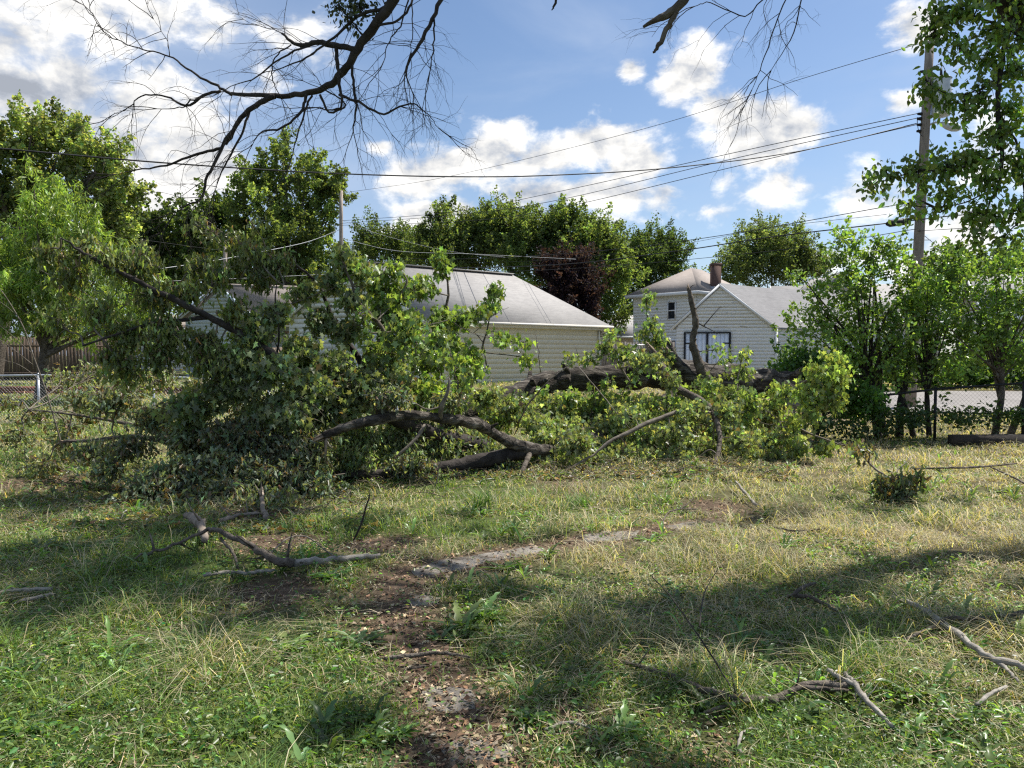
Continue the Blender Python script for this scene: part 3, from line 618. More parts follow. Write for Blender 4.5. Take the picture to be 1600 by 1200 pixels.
def blue_house():
    # gable towards the camera's left, porch on the right
    nr = at(405, 500, 38)[:2]; lf = at(290, 500, 38.5)[:2]; v = np.array([4.0, 1.6]); ze = 3.42; zr = 5.05; zg = .3
    root = thing('house', 'pale blue house with a white porch post, left of the beige house', 'house', X3(nr, .45))
    mb = MB(); clap(mb, lf, nr, zg, ze, .18, out=(0, -1), col=(.50,.58,.66), ridge=(.52, zr)); mb.build('wall', M['siding'], root)
    mb = MB(); bk = nr+unit(v)*.3+np.array([-.1, 1.2]); clap(mb, bk, bk+v, zg, ze, .18, out=(.4, -1), col=(.50,.58,.66)); mb.build('wall', M['siding'], root)
    w = nr-lf; wd = unit(w); ap = lf+w*.52; vd = unit(v)*.3; e = ze-.08
    mb = MB(); slab(mb, [X3(nr+wd*.25-vd, e), X3(nr+wd*.25+v*1.3, e), X3(ap+v*1.3, zr+.1), X3(ap-vd, zr+.1)], .1); slab(mb, [X3(ap-vd, zr+.1), X3(ap+v*1.3, zr+.1), X3(lf-wd*.25+v*1.3, e), X3(lf-wd*.25-vd, e)], .1); mb.build('roof', M['rooftan'], root)
    mb = MB(); dn = np.array([0, -.02, -.1]); beam(mb, X3(lf-wd*.25-vd, e)+dn, X3(ap-vd, zr+.1)+dn, .05, .2, (.62,.70,.78)); beam(mb, X3(ap-vd, zr+.1)+dn, X3(nr+wd*.25-vd, e)+dn, .05, .2, (.62,.70,.78)); mb.build('fascia', M['paint'], root)
    mb = MB(); beam(mb, X3(nr+wd*.15, e-.2), X3(nr+wd*.15+v, e-.2), .12, .24, (.82,.82,.80)); beam(mb, X3(nr+wd*.18, .3), X3(nr+wd*.18, e-.3), .2, .2, (.82,.82,.80), (0,1,0)); mb.build('porch_post', M['paint'], root)
    mb = MB(); q = at(399, 508, 37.7); box(mb, (q[0]-.13, q[1]-.08, q[2]-.35), (q[0]+.13, q[1]+.08, q[2]+.12), (.35,.14,.08)); mb.build('porch_lantern', M['wood'], root)
    mb = MB(); q = at(436, 520, 39.); 
    for dx in (-.45, .35): beam(mb, (q[0]+dx, q[1], q[2]-.9), (q[0]+dx, q[1], q[2]), .12, .1, (1,1,1), (0,1,0))
    beam(mb, (q[0]-.55, q[1], q[2]+.03), (q[0]+.5, q[1], q[2]+.03), .1, .12); mb.build('porch_rail', M['wood'], root)
blue_house()
gable_house('house', 'small distant house with a grey roof seen between the beige and white houses', (952, 66), (1004, 66), 7, 66, 3.3, 5.1, (.60,.52,.44), 'roofgrey')
r_, a, b, c, d, t, n = gable_house('house', 'pale grey house with a grey roof behind the utility pole and saplings', (1222, 52), (1470, 50), 9, 52, 3.9, 6.55, (.66,.66,.63), 'roofgrey')
window(r_, a, b, 7.0, 1.6, 1.2, 1.3, -n); window(r_, a, b, 3.2, 1.6, 1.2, 1.3, -n)
mb = MB(); g = at(1312, 440, 48.8); hw = 1.1
clap(mb, (g[0]-hw, g[1]), (g[0]+hw, g[1]), 4.3, 5.7, .18, out=(0, -1), col=(.74,.74,.72), ridge=(.5, 6.7)); mb.build('dormer', M['siding'], r_)
mb = MB(); y0 = g[1]-.25; y1 = g[1]+5
slab(mb, [(g[0], y0, 6.85), (g[0]+hw+.25, y0, 5.5), (g[0]+hw+.25, y1, 5.5), (g[0], y1, 6.85)], .08); slab(mb, [(g[0]-hw-.25, y0, 5.5), (g[0], y0, 6.85), (g[0], y1, 6.85), (g[0]-hw-.25, y1, 5.5)], .08); mb.build('dormer_roof', M['roofgrey'], r_)
gable_house('house', 'white house half hidden behind the trees at the right edge', (1545, 33), (1790, 31), 8, 33, 3.3, 5.3, (.70,.70,.68), 'roofgrey')
gable_house('house', 'white house glimpsed through leaves left of the pale blue house', (180, 56), (300, 56), 7, 56, 3.6, 4.6, (.78,.78,.76), 'rooftan')

# ------------------------------------------------------------------ fences
def board_fence(name, label, A, B, z0, H, bw, col, gap=.006, mat='fencewood', group=None):
    A = np.array(A[:2], float); B = np.array(B[:2], float); L_ = np.linalg.norm(B-A); t = (B-A)/L_; n = np.array([t[1], -t[0]])
    root = thing(name, label, 'fence', X3(A, z0)); mb = MB(); k = int(L_/bw)
    for i in range(k):
        s = (i+.5)*bw; c = np.array(col)*np.exp(rng.normal(0, .10)); q = A+t*s; zz = z0+float(hgt(*q))-float(hgt(*A)); tl = rng.normal(0, .015)
        beam(mb, X3(q, zz), X3(q+t*rng.normal(0, .006), zz+H+tl), bw-gap-abs(rng.normal(0, .006)), .02, c, (*n, 0))
    mb.build('boards', M[mat], root)
    mb = MB()
    for f in (.2, .8): beam(mb, X3(A-n*.05*np.sign(n[1]), z0+H*f), X3(B-n*.05*np.sign(n[1]), z0+H*f+float(hgt(*B))-float(hgt(*A))), .05, .09, col)
    mb.build('rail', M[mat], root)
    return root
board_fence('wooden_fence', 'tall brown weathered board fence at the left edge', at(-90, 500, 35), at(215, 500, 36.2), .35, 2.1, .145, (.56,.48,.42))
board_fence('wooden_fence', 'grey board fence between the beige house and the white shed', at(940, 500, 39), at(1058, 500, 38), .4, 1.85, .14, (.95,.97,1.0))
board_fence('wooden_fence', 'pale tan board fence below the blue house porch', at(392, 500, 35.3), at(462, 500, 34.8), .4, 1.55, .14, (1.7,1.5,1.3))
# metal gate in front of the grey fence
gt = thing('metal_gate', 'pale metal pipe gate before the grey board fence', 'gate', at(966, 585, 36.5)); mb = MB()
p0 = at(966, 575, 36.5); p1 = at(1014, 575, 36.2)
for q in (p0, (p0+p1)/2, p1): tube(mb, [X3(q, .4), X3(q, 2.1)], .025, 6)
for z in (.7, 1.45, 2.08): tube(mb, [X3(p0, z), X3(p1, z)], .022, 6)
mb.build('pipe_frame', M['metal'], gt)
# low red edging wall behind the chain link
rt = thing('garden_wall', 'low rust red garden edging wall on the lawn beyond the left chain link fence', 'low wall', X3(at(-40, 600, 26), .3)); mb = MB()
a0 = at(-60, 600, 26.); a1 = at(325, 600, 25.6)
for k in range(6):
    u0, u1 = k/6, (k+1)/6-.004; q0 = a0*(1-u0)+a1*u0; q1 = a0*(1-u1)+a1*u1
    for j in range(2): beam(mb, X3(q0, .31+.16*j), X3(q1, .31+.16*j), .15, .15, np.array((1., 1, 1))*(1+rng.normal(0, .08)))
M['redwall'] = mat_noise('red_timber', [(.3, (.13,.045,.035)), (.7, (.22,.085,.06))], 4, 5, .9, .3)
mb.build('timbers', M['redwall'], rt)

def chain_fence(label, pts, hs, posts, mat, dia=.075, wire=.0016, sag=None):
    """pts: xy corner list, hs: heights"""
    P = np.array([[*q[:2], float(hgt(q[0], q[1]))] for q in pts]); root = thing('chain_link_fence', label, 'fence', P[0])
    mb = MB(); tube(mb, np.array([[p[0], p[1], p[2]+h] for p, h in zip(P, hs)]), .022, 8); mb.build('top_rail', M[mat], root)
    mesh = MB()
    for i in range(len(P)-1):
        a, b = P[i], P[i+1]; L_ = np.linalg.norm((b-a)[:2]); t = (b-a)/L_; h0, h1 = hs[i], hs[i+1]; n = unit(np.array([-t[1], t[0], 0])); k = int(L_/dia)
        s = np.arange(-int(1.2/dia)-1, k+1)*dia; segs = []
        for sg in (1, -1):
            for s0 in s:
                # diagonal from (s0,0) to (s0+h,h) clipped to the panel
                H = h0+(h1-h0)*np.clip(s0/L_, 0, 1)-.01; u0, u1 = max(0, -s0), min(H, L_-s0)
                if u1 <= u0: continue
                A = (s0+u0, u0) if sg > 0 else (L_-(s0+u0), u0); B = (s0+u1, u1) if sg > 0 else (L_-(s0+u1), u1)
                segs.append((A, B))
        for A, B in segs:
            pa = a+t*A[0]+[0, 0, A[1]]; pb = a+t*B[0]+[0, 0, B[1]]; up = np.array([0, 0, wire]); si = unit(np.cross(pb-pa, n))*wire
            mesh.add([pa-si, pa+si, pb+si, pb-si, pa+n*wire, pb+n*wire], np.array([[0,1,2,3],[1,4,5,2],[4,0,3,5]]))
    mesh.build('wire_mesh', M[mat], root)
    for q, h in posts:
        z = float(hgt(q[0], q[1])); mb = MB(); tube(mb, [(q[0], q[1], z-.05), (q[0], q[1], z+h)], .028, 8); tube(mb, [(q[0], q[1], z+h), (q[0], q[1], z+h+.03)], [.036, .01], 8); mb.build('post', M[mat], root)
    return root
lp = [at(-130, 600, 17.0), at(60, 600, 17.), at(240, 600, 16.8), at(420, 600, 16.4), at(620, 600, 16.)]
chain_fence('galvanised chain link fence with a pale top rail at the left', lp, [1.06, 1.08, 1.10, 1.05, .9], [(q, h) for q, h in zip(lp[1:], (1.1, 1.12, 1.07, .92))], 'metal')
rp = [at(1300, 600, 14.9), at(1370, 600, 14.8), at(1462, 600, 14.6), at(1600, 600, 14.4), at(1760, 600, 14.2)]
chain_fence('dark rusty chain link fence tangled in the saplings at the right', rp, [.75, .88, .98, 1.08, 1.1], [(q, h) for q, h in zip(rp[1:], (.92, 1.0, 1.1, 1.12))], 'black', wire=.0012)
# landscape timber under the right fence
tb = MB(); A = gp(1445, 688); B = gp(1592, 690); A[2] += .08; B[2] += .08; A[1] = 13.75; B[1] = 13.7
beam(tb, A, B, .2, .22)
M['timber'] = mat_noise('creosote_timber', [(.3, (.018,.015,.013)), (.7, (.06,.05,.042))], 5, 5, .9, .5)
tag(tb.build('landscape_timber', M['timber'], loc=A), 'black creosoted timber lying along the foot of the right fence', 'timber')

# ------------------------------------------------------------------ poles and wires
def upole():
    b = at(1421, 650, 20.5); b[2] = float(hgt(b[0], b[1])); t = at(1453, 66, 20.5)
    root = thing('utility_pole', 'tall leaning wooden utility pole carrying a transformer and street light', 'utility pole', b)
    mb = MB(); P = b+(t-b)*np.linspace(0, 1, 14)[:, None]; tube(mb, P, np.linspace(.155, .105, 14), 14, rough=.01); mb.build('pole', M['postwood'], root, smooth=True)
    def on(py): k = (555-py)/(555-66); return at(1426.5+(1453-1426.5)*k, py, 20.5)
    mb = MB(); c = on(155)+[.32, -.12, 0]; H = .95; r = .235
    tube(mb, [c+[0,0,-H/2], c+[0,0,-H/2+.06], c+[0,0,H/2-.06], c+[0,0,H/2]], [r*.9, r, r, r*.92], 20, (1, 1, 1))
    tube(mb, [c+[0,0,H/2], c+[0,0,H/2+.05]], [r*1.05, r*.8], 20); M['can'] = mat_noise('transformer_paint', [(.3, (.45,.47,.49)), (.7, (.58,.60,.61))], 4, 3, .45, 0)
    tr = mb.build('transformer', M['can'], root)
    mb = MB(); tube(mb, [c+[-.05,-.05,H/2+.03], c+[-.05,-.05,H/2+.28]], [.04, .025], 8); tube(mb, [c+[.1,.05,H/2+.03], c+[.1,.05,H/2+.24]], [.04, .025], 8); mb.build('bushing', M['black'], tr)
    mb = MB(); a = on(200); tube(mb, crom([a, a+[.2,-.05,.12], a+[.42,-.1,.10]], 5), .025, 8); lt = mb.build('lamp_arm', M['metal'], root)
    mb = MB(); h = a+[.55,-.12,.02]; P = crom([h+[-.18,.03,.07], h, h+[.2,-.04,-.06], h+[.30,-.06,-.10]], 4); tube(mb, P, [.05, .10, .12, .09, .02], 10, (1, 1, 1)); tube(mb, [h+[-.02,0,.08], h+[-.02,0,.16]], .035, 8, (.2,.2,.2)); mb.build('lamp_head', M['can'], root)
    mb = MB(); s0 = at(1385, 350, 20.4); s1 = at(1422, 345, 20.5); tube(mb, [s0, s0+(s1-s0)*.15, s0+(s1-s0)*.85, s1], [.04, .095, .095, .05], 10); mb.build('splice_box', M['black'], root)
    for py in (112, 178, 186, 195, 205):
        mb = MB(); q = on(py)+[-.13, 0, 0]; tube(mb, [q+[.06, 0, 0], q, q+[-.09, 0, 0]], [.02, .045, .03], 8); mb.build('insulator', M['black'], root)
    for py in (375, 400):
        mb = MB(); q = on(py); tube(mb, [q+[-.3, 0, 0], q+[.3, 0, 0]], .009, 6); mb.build('step_rung', M['black'], root)
    mb = MB(); q = on(112); tube(mb, crom([q+[.1,-.05,.1], q+[.3,-.1,.15], on(130)+[.45,-.1,.1], on(135)+[.35,-.1,0]], 5), .009, 5); q = on(195); tube(mb, crom([q+[-.15,-.05,.1], on(180)+[-.28,-.1,-.1], on(205)+[-.2,-.05,0], on(215)+[-.12,-.1,0]], 5), .009, 5); mb.build('jumper_wire', M['black'], root)
upole()
def pole(label, px, ptop, D, r, px2=None):
    b = at(px, 560, D); b[2] = float(hgt(b[0], b[1])); t = at(px2 or px, ptop, D); root = thing('utility_pole', label, 'utility pole', b)
    mb = MB(); P = b+(t-b)*np.linspace(0, 1, 8)[:, None]; tube(mb, P, np.linspace(r, r*.75, 8), 10, (1.5, 1.5, 1.5)); mb.build('pole', M['postwood'], root, smooth=True)
    mb = MB()
    for k in (.25, .9, 1.3): tube(mb, [t+[-.1, 0, -k], t+[-.25, -.05, -k+.05]], .03, 6)
    mb.build('insulator', M['metal'], root)
pole('slim grey utility pole rising beside the tall dark tree', 533, 298, 46, .14)
pole('pale utility pole rising behind the blue house roof', 350, 378, 42, .13, 352)
pole('short pale pole top among the dark trees at the left', 188, 392, 52, .13)
def wire(label, pts, Ds, r, dark=True, col=None, n=8, grp=None):
    P = np.array([at(px, py, D) for (px, py), D in zip(pts, Ds)]); mb = MB(); P = crom(P, n); tube(mb, P, r*.8, 5)
    o = mb.build('overhead_wire', M['black'] if dark else M['palewire'], loc=P[0]); tag(o, label, 'wire', 'overhead wires between the poles')
wire('thick twisted black cable sagging across the sky from the left edge', [(-60,228),(0,232),(250,254),(500,270),(700,276),(860,274),(1050,262),(1250,236),(1432,193)], [11,11.3,12.5,14,15,16,17.5,19,20.4], .016)
wire('topmost thin wire running up to the top of the leaning utility pole', [(533,302),(700,276),(1000,203),(1250,124),(1451,64)], [46,38,29,24,20.5], .011)
wire('upper of three parallel wires reaching the pole below the transformer', [(533,345),(700,332),(870,300),(1150,238),(1440,176)], [46,38,32,25,20.4], .014)
wire('middle of three parallel wires reaching the pole below the transformer', [(533,349),(700,337),(860,315),(1150,247),(1440,183)], [46,38,32,25,20.4], .014)
wire('lowest of three parallel wires reaching the pole below the transformer', [(533,352),(700,347),(850,330),(1150,260),(1440,193)], [46,38,32,25,20.4], .014)
wire('thin wire just above the black splice cable', [(540,400),(700,405),(900,395),(1100,372),(1390,322),(1432,315)], [46,38,32,26,21,20.4], .014)
wire('faint grey wire between the splice cable and the tree tops', [(620,408),(800,409),(1000,392),(1200,357),(1385,335)], [46,38,32,25,20.4], .008)
wire('thick black cable leading to the black splice box on the pole', [(540,412),(700,418),(880,413),(1060,392),(1200,371),(1385,349)], [44,36,30,25,22.5,20.4], .021)
wire('low thin wire above the shed roof going to the pole', [(640,425),(800,424),(1000,412),(1240,388),(1430,358)], [46,38,32,25,20.4], .012)
wire('black cable leaving the pole towards the right edge', [(1424,345),(1480,338),(1560,331),(1680,318)], [20.4,19.5,18.8,17.5], .018)
wire('thin lower wire leaving the pole towards the right edge', [(1434,361),(1500,357),(1560,354),(1680,350)], [20.4,19.5,18.8,17.5], .010)
wire('thin guy wire slanting down right of the pole', [(1437,362),(1465,385),(1560,460)], [20.4,21,23], .009)
wire('thin wire slanting down beside the guy wire', [(1443,200),(1470,250),(1500,300),(1600,380)], [20.4,21,22,24], .008)
wire('pale wire slanting down from the slim grey pole to the left', [(533,358),(480,378),(400,395),(330,408),(250,420)], [46,44,40,37,34], .022, False)
wire('pale low wire passing in front of the dark trees', [(100,432),(200,440),(350,436),(520,428)], [30,34,38,44], .012, False)
wire('faint wire across the far left trees', [(-60,352),(60,358),(200,372),(350,392)], [24,28,34,42], .012)
wire('short pale wire in front of the middle trees', [(533,372),(620,392),(740,397),(900,405)], [46,47,48,50], .016, False)
wire('slanting wire joining the slim grey pole from the middle trees', [(536,345),(600,368),(700,392),(790,402)], [46,47,48,50], .010, False)

# ------------------------------------------------------------------ trees
def crown(mb, lobes, D, n_clump, per, size, base, kind='card', spread=.05, shell=.45, droop=0.0, bright=(1, 1, 1), seedhue=.08, depthk=.9, amt=.18, rag=.22, tall=1.0, sub=0):
    """lobes in picture px at depth D -> real ellipsoids; leaf clumps scattered through their volume"""
    k = D/1200
    if sub:
        new = []
        for l in lobes:
            cx, cy, rx, ry = l[:4]; dy = l[4] if len(l) > 4 else 0; new.append((cx, cy+ry*.06, rx*.74, ry*.74, dy))
            for _ in range(sub):
                a = rng.uniform(-.35, pi+.35); f = rng.uniform(.20, .42); q = rng.uniform(.55, .98)
                new.append((cx+cos(a)*rx*q, cy-sin(a)*ry*q, rx*f, min(rx, ry)*f*tall*rng.uniform(.8, 1.3), dy+rng.uniform(-.8, .5)*rx*k))
        lobes = new
    tot = sum(l[2]*l[3] for l in lobes); cents = []
    for l in lobes:
        cx, cy, rx, ry = l[:4]; dy = l[4] if len(l) > 4 else 0
        c = at(cx, cy, D+dy); m = max(3, int(n_clump*rx*ry/tot)); v = unit(rng.normal(size=(m, 3))); r = (shell+(1-shell)*rng.random((m, 1))**.8)*(1+rng.normal(0, rag, (m, 1)))
        p = c+v*r*np.array([rx*k, min(rx, ry*1.5)*k*depthk, ry*k]); cents.append((p, v))
        sz = spread*D*.16
    P = np.concatenate([c[0] for c in cents]); V = np.concatenate([c[1] for c in cents]); m = len(P)
    cl = np.exp(rng.normal(0, amt, m))*np.concatenate([np.full(len(c[0]), np.exp(rng.normal(0, .16))) for c in cents]); cr = .6+.9*rng.random(m)
    idx = np.repeat(np.arange(m), (per*(.4+1.2*rng.random(m))).astype(int)); n = len(idx); g = rng.normal(size=(n, 3)); g = g/np.maximum(1, np.linalg.norm(g, axis=1, keepdims=True)*.6)
    if sub:
        dr_ = unit(V*.7+np.array([0, 0, .55*tall])+rng.normal(0, .28, V.shape)); t_ = rng.random(n)[:, None]
        pos = P[idx]+dr_[idx]*t_*(sz*cr[idx])[:, None]*2.9+g*(sz*cr[idx])[:, None]*.62*(1.1-.85*t_)
    else: pos = P[idx]+g*(sz*cr[idx])[:, None]*np.array([1, 1, .75*tall])
    nr = unit(V[idx]*.25+rng.normal(size=(n, 3))*.8+np.array([0, 0, .5])); tip = rng.normal(size=(n, 3)); tip[:, 2] -= droop
    col = vary(base, n, .12, seedhue)*cl[idx][:, None]
    leaves(mb, pos, tip, nr, size*(.6+.8*rng.random(n)), col, kind); return P
def tree(name, label, px, D, lobes, n_clump, per, size, base, kind='card', tr=.18, group=None, droop=0., bark='bark', nl=12, cat='tree', stems=None, smat=None, depthk=.9, spread=.05, amt=.18, shell=.45, hue=.08, rag=.26, tall=1.0, sub=4):
    b = at(px, 560, D); b[2] = float(hgt(b[0], b[1]))-.05; root = thing(name, label, cat, b, group)
    mb = MB(); P = crown(mb, lobes, D, n_clump, per, size, base, kind, droop=droop, depthk=depthk, spread=spread, amt=amt, shell=shell, seedhue=hue, rag=rag, tall=tall, sub=sub); mb.build('crown', M['leaf' if D < 26 else 'leafdull'], root)
    top = P[:, 2].max(); cen = P.mean(0); mb = MB(); j = b+(cen-b)*.55; j[2] = b[2]+(cen[2]-b[2])*.6
    stems = stems or [(0, 0)]
    for sx, sy in stems:
        b1 = b+np.array([sx, sy, 0]); jj = j+np.array([sx*2.2, sy*2, 0]); tp = cen+np.array([sx*3, sy*3, (top-cen[2])*.5])
        tube(mb, crom([b1, b1+(jj-b1)*.5+rng.normal(0, tr*.8, 3)*[1,1,0], jj, tp], 5), [tr*1.15, tr, tr*.75, tr*.25], 9, rough=.05)
    for _ in range(nl):
        q = P[rng.integers(len(P))]; s = b+(j-b)*(.55+.6*rng.random()); mid = (s+q)/2+np.array([0, 0, .15])*np.linalg.norm(q-s)*(-.4+rng.random())
        tube(mb, crom([s, mid, q], 5), [tr*.45, tr*.25, tr*.08], 6, rough=.05)
    mb.build('trunk', M[bark], root, smooth=True); return root
GREEN = (.052,.088,.022)
tree('maple_tree', 'large yellow green maple tree filling the left edge', -15, 33, [(10,262,70,70),(80,250,62,55),(60,222,52,26),(120,285,75,50),(165,300,45,35),(190,330,28,22),(40,330,70,50),(110,350,60,35),(180,375,28,30),(0,400,50,60,2),(150,255,35,25),(-60,300,80,120)], 430, 105, .14, (.175,.215,.090), tr=.38, nl=44, amt=.35, hue=.1, shell=.25, spread=.055, tall=1.2, sub=5)
tree('willow_tree', 'bright light green drooping tree in front of the left board fence', 60, 23.5, [(75,325,38,32),(90,370,60,50),(50,420,75,55),(140,420,55,55),(60,480,95,50),(150,490,80,45),(210,490,45,45),(-30,440,60,90)], 560, 60, .20, (.165,.235,.055), kind='slim', tr=.15, droop=1.3, nl=14)
tree('dark_tree', 'dark green tree of the row behind the blue house, nearest the maple', 215, 56, [(210,360,38,35),(250,365,45,38),(235,400,70,45),(215,440,60,45),(265,430,40,50)], 340, 60, .26, (.058,.086,.030), group='dark trees behind the blue house', nl=8)
tree('dark_tree', 'dark green tree of the row behind the blue house, left of the tallest tree', 320, 54, [(300,370,35,35),(335,345,32,28),(330,390,50,45),(320,440,55,45),(370,420,40,40)], 320, 60, .26, (.064,.094,.030), group='dark trees behind the blue house', nl=8)
tree('tall_tree', 'tallest dark green tree with a ragged top left of the slim pole', 450, 47, [(455,255,38,30),(400,288,34,20),(440,300,50,35),(490,290,30,38),(510,310,26,20),(430,345,60,38),(490,350,40,40),(385,330,28,28),(450,400,80,45),(390,390,45,35),(500,410,45,40),(524,296,10,6),(380,440,50,40),(450,450,80,35)], 560, 90, .165, (.120,.160,.056), tr=.3, nl=30, shell=.15, amt=.3, spread=.045)
tree('far_tree', 'low distant green tree right of the slim pole', 605, 85, [(600,385,38,16),(640,385,20,12),(605,405,60,22),(570,395,20,16)], 240, 90, .2, (.075,.105,.038), nl=4, tall=1.7)
tree('round_tree', 'broad rounded green tree above the beige house roof, left one', 730, 62, [(715,365,42,28),(760,360,36,26),(695,390,32,26),(740,395,75,36),(690,415,45,20),(800,350,26,18),(795,385,40,30)], 580, 95, .18, (.098,.132,.050), tall=1.4, amt=.28, group='trees above the beige house roof', nl=14)
tree('round_tree', 'broad green tree above the beige house roof, right one reaching the white house', 890, 60, [(845,368,40,22),(890,368,40,24),(925,380,36,28),(955,395,22,22),(860,400,60,35),(935,420,45,40),(960,450,26,50),(955,500,24,40),(900,420,60,40),(850,440,60,30)], 760, 90, .18, (.105,.145,.052), tall=1.9, amt=.28, group='trees above the beige house roof', nl=14)
tree('purple_tree', 'dark purple leaved tree behind the beige house hip roof', 893, 52, [(897,415,24,18),(880,440,24,22),(908,446,26,24),(893,472,32,24),(912,485,22,22)], 260, 80, .16, (.030,.018,.026), nl=5, hue=.1)
tree('far_tree', 'dark round tree rising behind the left end of the white two storey house', 1025, 78, [(1030,392,34,18),(1005,408,24,22),(1050,405,26,20),(1025,430,50,25),(995,440,24,26),(985,490,16,44)], 360, 90, .2, (.066,.100,.036), nl=8)
tree('far_tree', 'green rounded tree behind the chimney and shed roof', 1205, 82, [(1205,378,38,18),(1180,400,42,24),(1230,398,38,26),(1155,425,28,16),(1210,425,70,24),(1262,420,26,22),(1140,435,18,12)], 440, 90, .2, (.105,.140,.058), nl=8)
tree('far_tree', 'dark green tree beyond the road near the right edge', 1520, 40, [(1480,425,45,24),(1530,430,55,32),(1590,425,50,36),(1560,470,80,40),(1470,460,50,30),(1650,440,60,60)], 460, 60, .19, (.075,.115,.036), nl=8)
tree('far_tree', 'low dark tree mass beyond the left board fence', 120, 62, [(-40,520,60,50),(40,525,60,42),(120,530,60,40),(200,525,60,45),(280,530,50,40)], 260, 60, .24, (.060,.090,.034), nl=3)
tree('shrub', 'low dark shrub behind the shed and grey fence', 1280, 27, [(1290,590,60,25),(1250,600,30,18),(1340,585,50,30),(1400,590,40,25)], 200, 40, .13, (.050,.10,.026), kind='oval', nl=5, tr=.05, cat='shrub')
tree('shrub', 'low bright shrub across the road at the right', 1500, 29, [(1440,590,50,22),(1500,585,50,25),(1570,580,50,28),(1640,580,50,30)], 220, 40, .16, (.070,.13,.03), kind='oval', nl=5, tr=.05, cat='shrub')
# saplings on the right fence line
SG = 'saplings grown through the right fence'
tree('sapling', 'tallest sapling with a feathery top just left of the utility pole foot', 1376, 15.2, [(1325,378,18,16),(1310,402,28,22),(1345,405,30,25),(1395,392,22,16),(1405,415,24,18),(1300,440,42,30),(1360,445,45,35),(1275,475,36,25),(1330,490,60,40),(1390,490,50,40),(1245,520,32,18),(1290,535,50,32),(1360,550,60,38),(1250,555,30,16),(1320,590,50,28)], 330, 24, .078, (.130,.205,.050), kind='oval', tr=.07, stems=[(0,0),(.18,.1),(.4,0)], nl=34, sub=3, group=SG, spread=.05, shell=.1, rag=.22, amt=.3, bark='barkdark')
tree('sapling', 'bushy sapling tangled in the fence right of the utility pole foot', 1455, 15.0, [(1430,450,40,30),(1470,470,45,36),(1420,500,45,36),(1470,530,50,36),(1430,560,50,30),(1400,590,45,28),(1460,590,45,22),(1475,415,26,18)], 280, 24, .078, (.115,.185,.045), kind='oval', tr=.05, stems=[(0,0),(-.25,.1)], nl=24, sub=3, group=SG, spread=.05, shell=.1, rag=.22, amt=.3, bark='barkdark')
tree('sapling', 'reddish stemmed sapling nearest the right edge', 1556, 14.9, [(1520,430,45,22),(1575,425,40,30),(1540,470,60,34),(1600,480,50,40),(1520,510,50,34),(1580,530,60,38),(1520,560,45,26),(1590,575,45,22),(1650,480,50,90)], 330, 24, .078, (.120,.190,.048), kind='oval', tr=.06, stems=[(0,0),(.35,.1)], nl=26, sub=3, group=SG, spread=.05, shell=.1, rag=.22, amt=.3)
tree('sapling', 'small bushy shoots at the trunk end of the fallen tree', 1275, 15.0, [(1270,600,36,22),(1250,575,30,16),(1300,630,40,28),(1350,640,40,25)], 200, 24, .09, (.056,.12,.025), kind='oval', tr=.03, nl=12, sub=3, group=SG, shell=.1, spread=.05, bark='barkdark')

# undergrowth at the fence foot
mb = MB()
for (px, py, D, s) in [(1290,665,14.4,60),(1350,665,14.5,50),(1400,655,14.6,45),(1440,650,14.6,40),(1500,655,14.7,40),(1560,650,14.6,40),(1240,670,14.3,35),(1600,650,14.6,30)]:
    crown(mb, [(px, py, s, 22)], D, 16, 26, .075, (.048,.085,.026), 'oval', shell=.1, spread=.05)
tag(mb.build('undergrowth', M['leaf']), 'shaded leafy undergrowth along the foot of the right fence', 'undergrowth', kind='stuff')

# ------------------------------------------------------------------ branches and foliage helpers
def bpath(pts, n=6, jit=0.0):
    P = np.array([at(px, py, D) for px, py, D in pts]); P = crom(P, n)
    if jit: P[1:-1] += rng.normal(0, jit, P[1:-1].shape)
    return P
def limb_obj(name, P, rad, parent, mat='bark', sides=10, rough=.06, wood_end=None, label=None):
    n_ = len(P); lump = np.interp(np.arange(n_), np.arange(0, n_+3, 3), 1+rng.normal(0, .11, len(np.arange(0, n_+3, 3)))); rr_ = np.interp(np.linspace(0, 1, n_), np.linspace(0, 1, len(rad)), rad)*lump
    mb = MB(); tube(mb, P, rr_, sides, rough=rough)
    for _k in range(int(n_/9) if max(rad) > .05 else 0):       # knots and snapped stubs
        j_ = rng.integers(1, n_-1); d_ = unit(rng.normal(size=3)+np.array([0, -.4, .4])); r_ = rr_[j_]; tube(mb, [P[j_]+d_*r_*.5, P[j_]+d_*r_*1.25, P[j_]+d_*r_*(1.5+1.2*rng.random())], [r_*.42, r_*.28, r_*.16], 7, rough=.12)
    o = mb.build(name, M[mat], parent, smooth=True)
    if label: o['label'] = label
    if wood_end is not None:       # jagged broken end
        i = 0 if wood_end == 0 else -1; e = P[i]; d = unit(P[i]-P[1 if i == 0 else -2]); r0 = rad[0 if i == 0 else -1]; w = MB()
        for k in range(9):
            a = rng.random()*2*pi; off = rng.normal(0, r0*.45, 3); L_ = r0*(1.0+2.6*rng.random()); tube(w, [e+off-d*r0, e+off*.9+d*L_*.5, e+off*.8+d*L_], [r0*.34, r0*.24, .002], 4)
        w.build('broken_end', M['wood'], o)
    return o
NK = 3.3
SK = []      # skeleton points of the tree being built
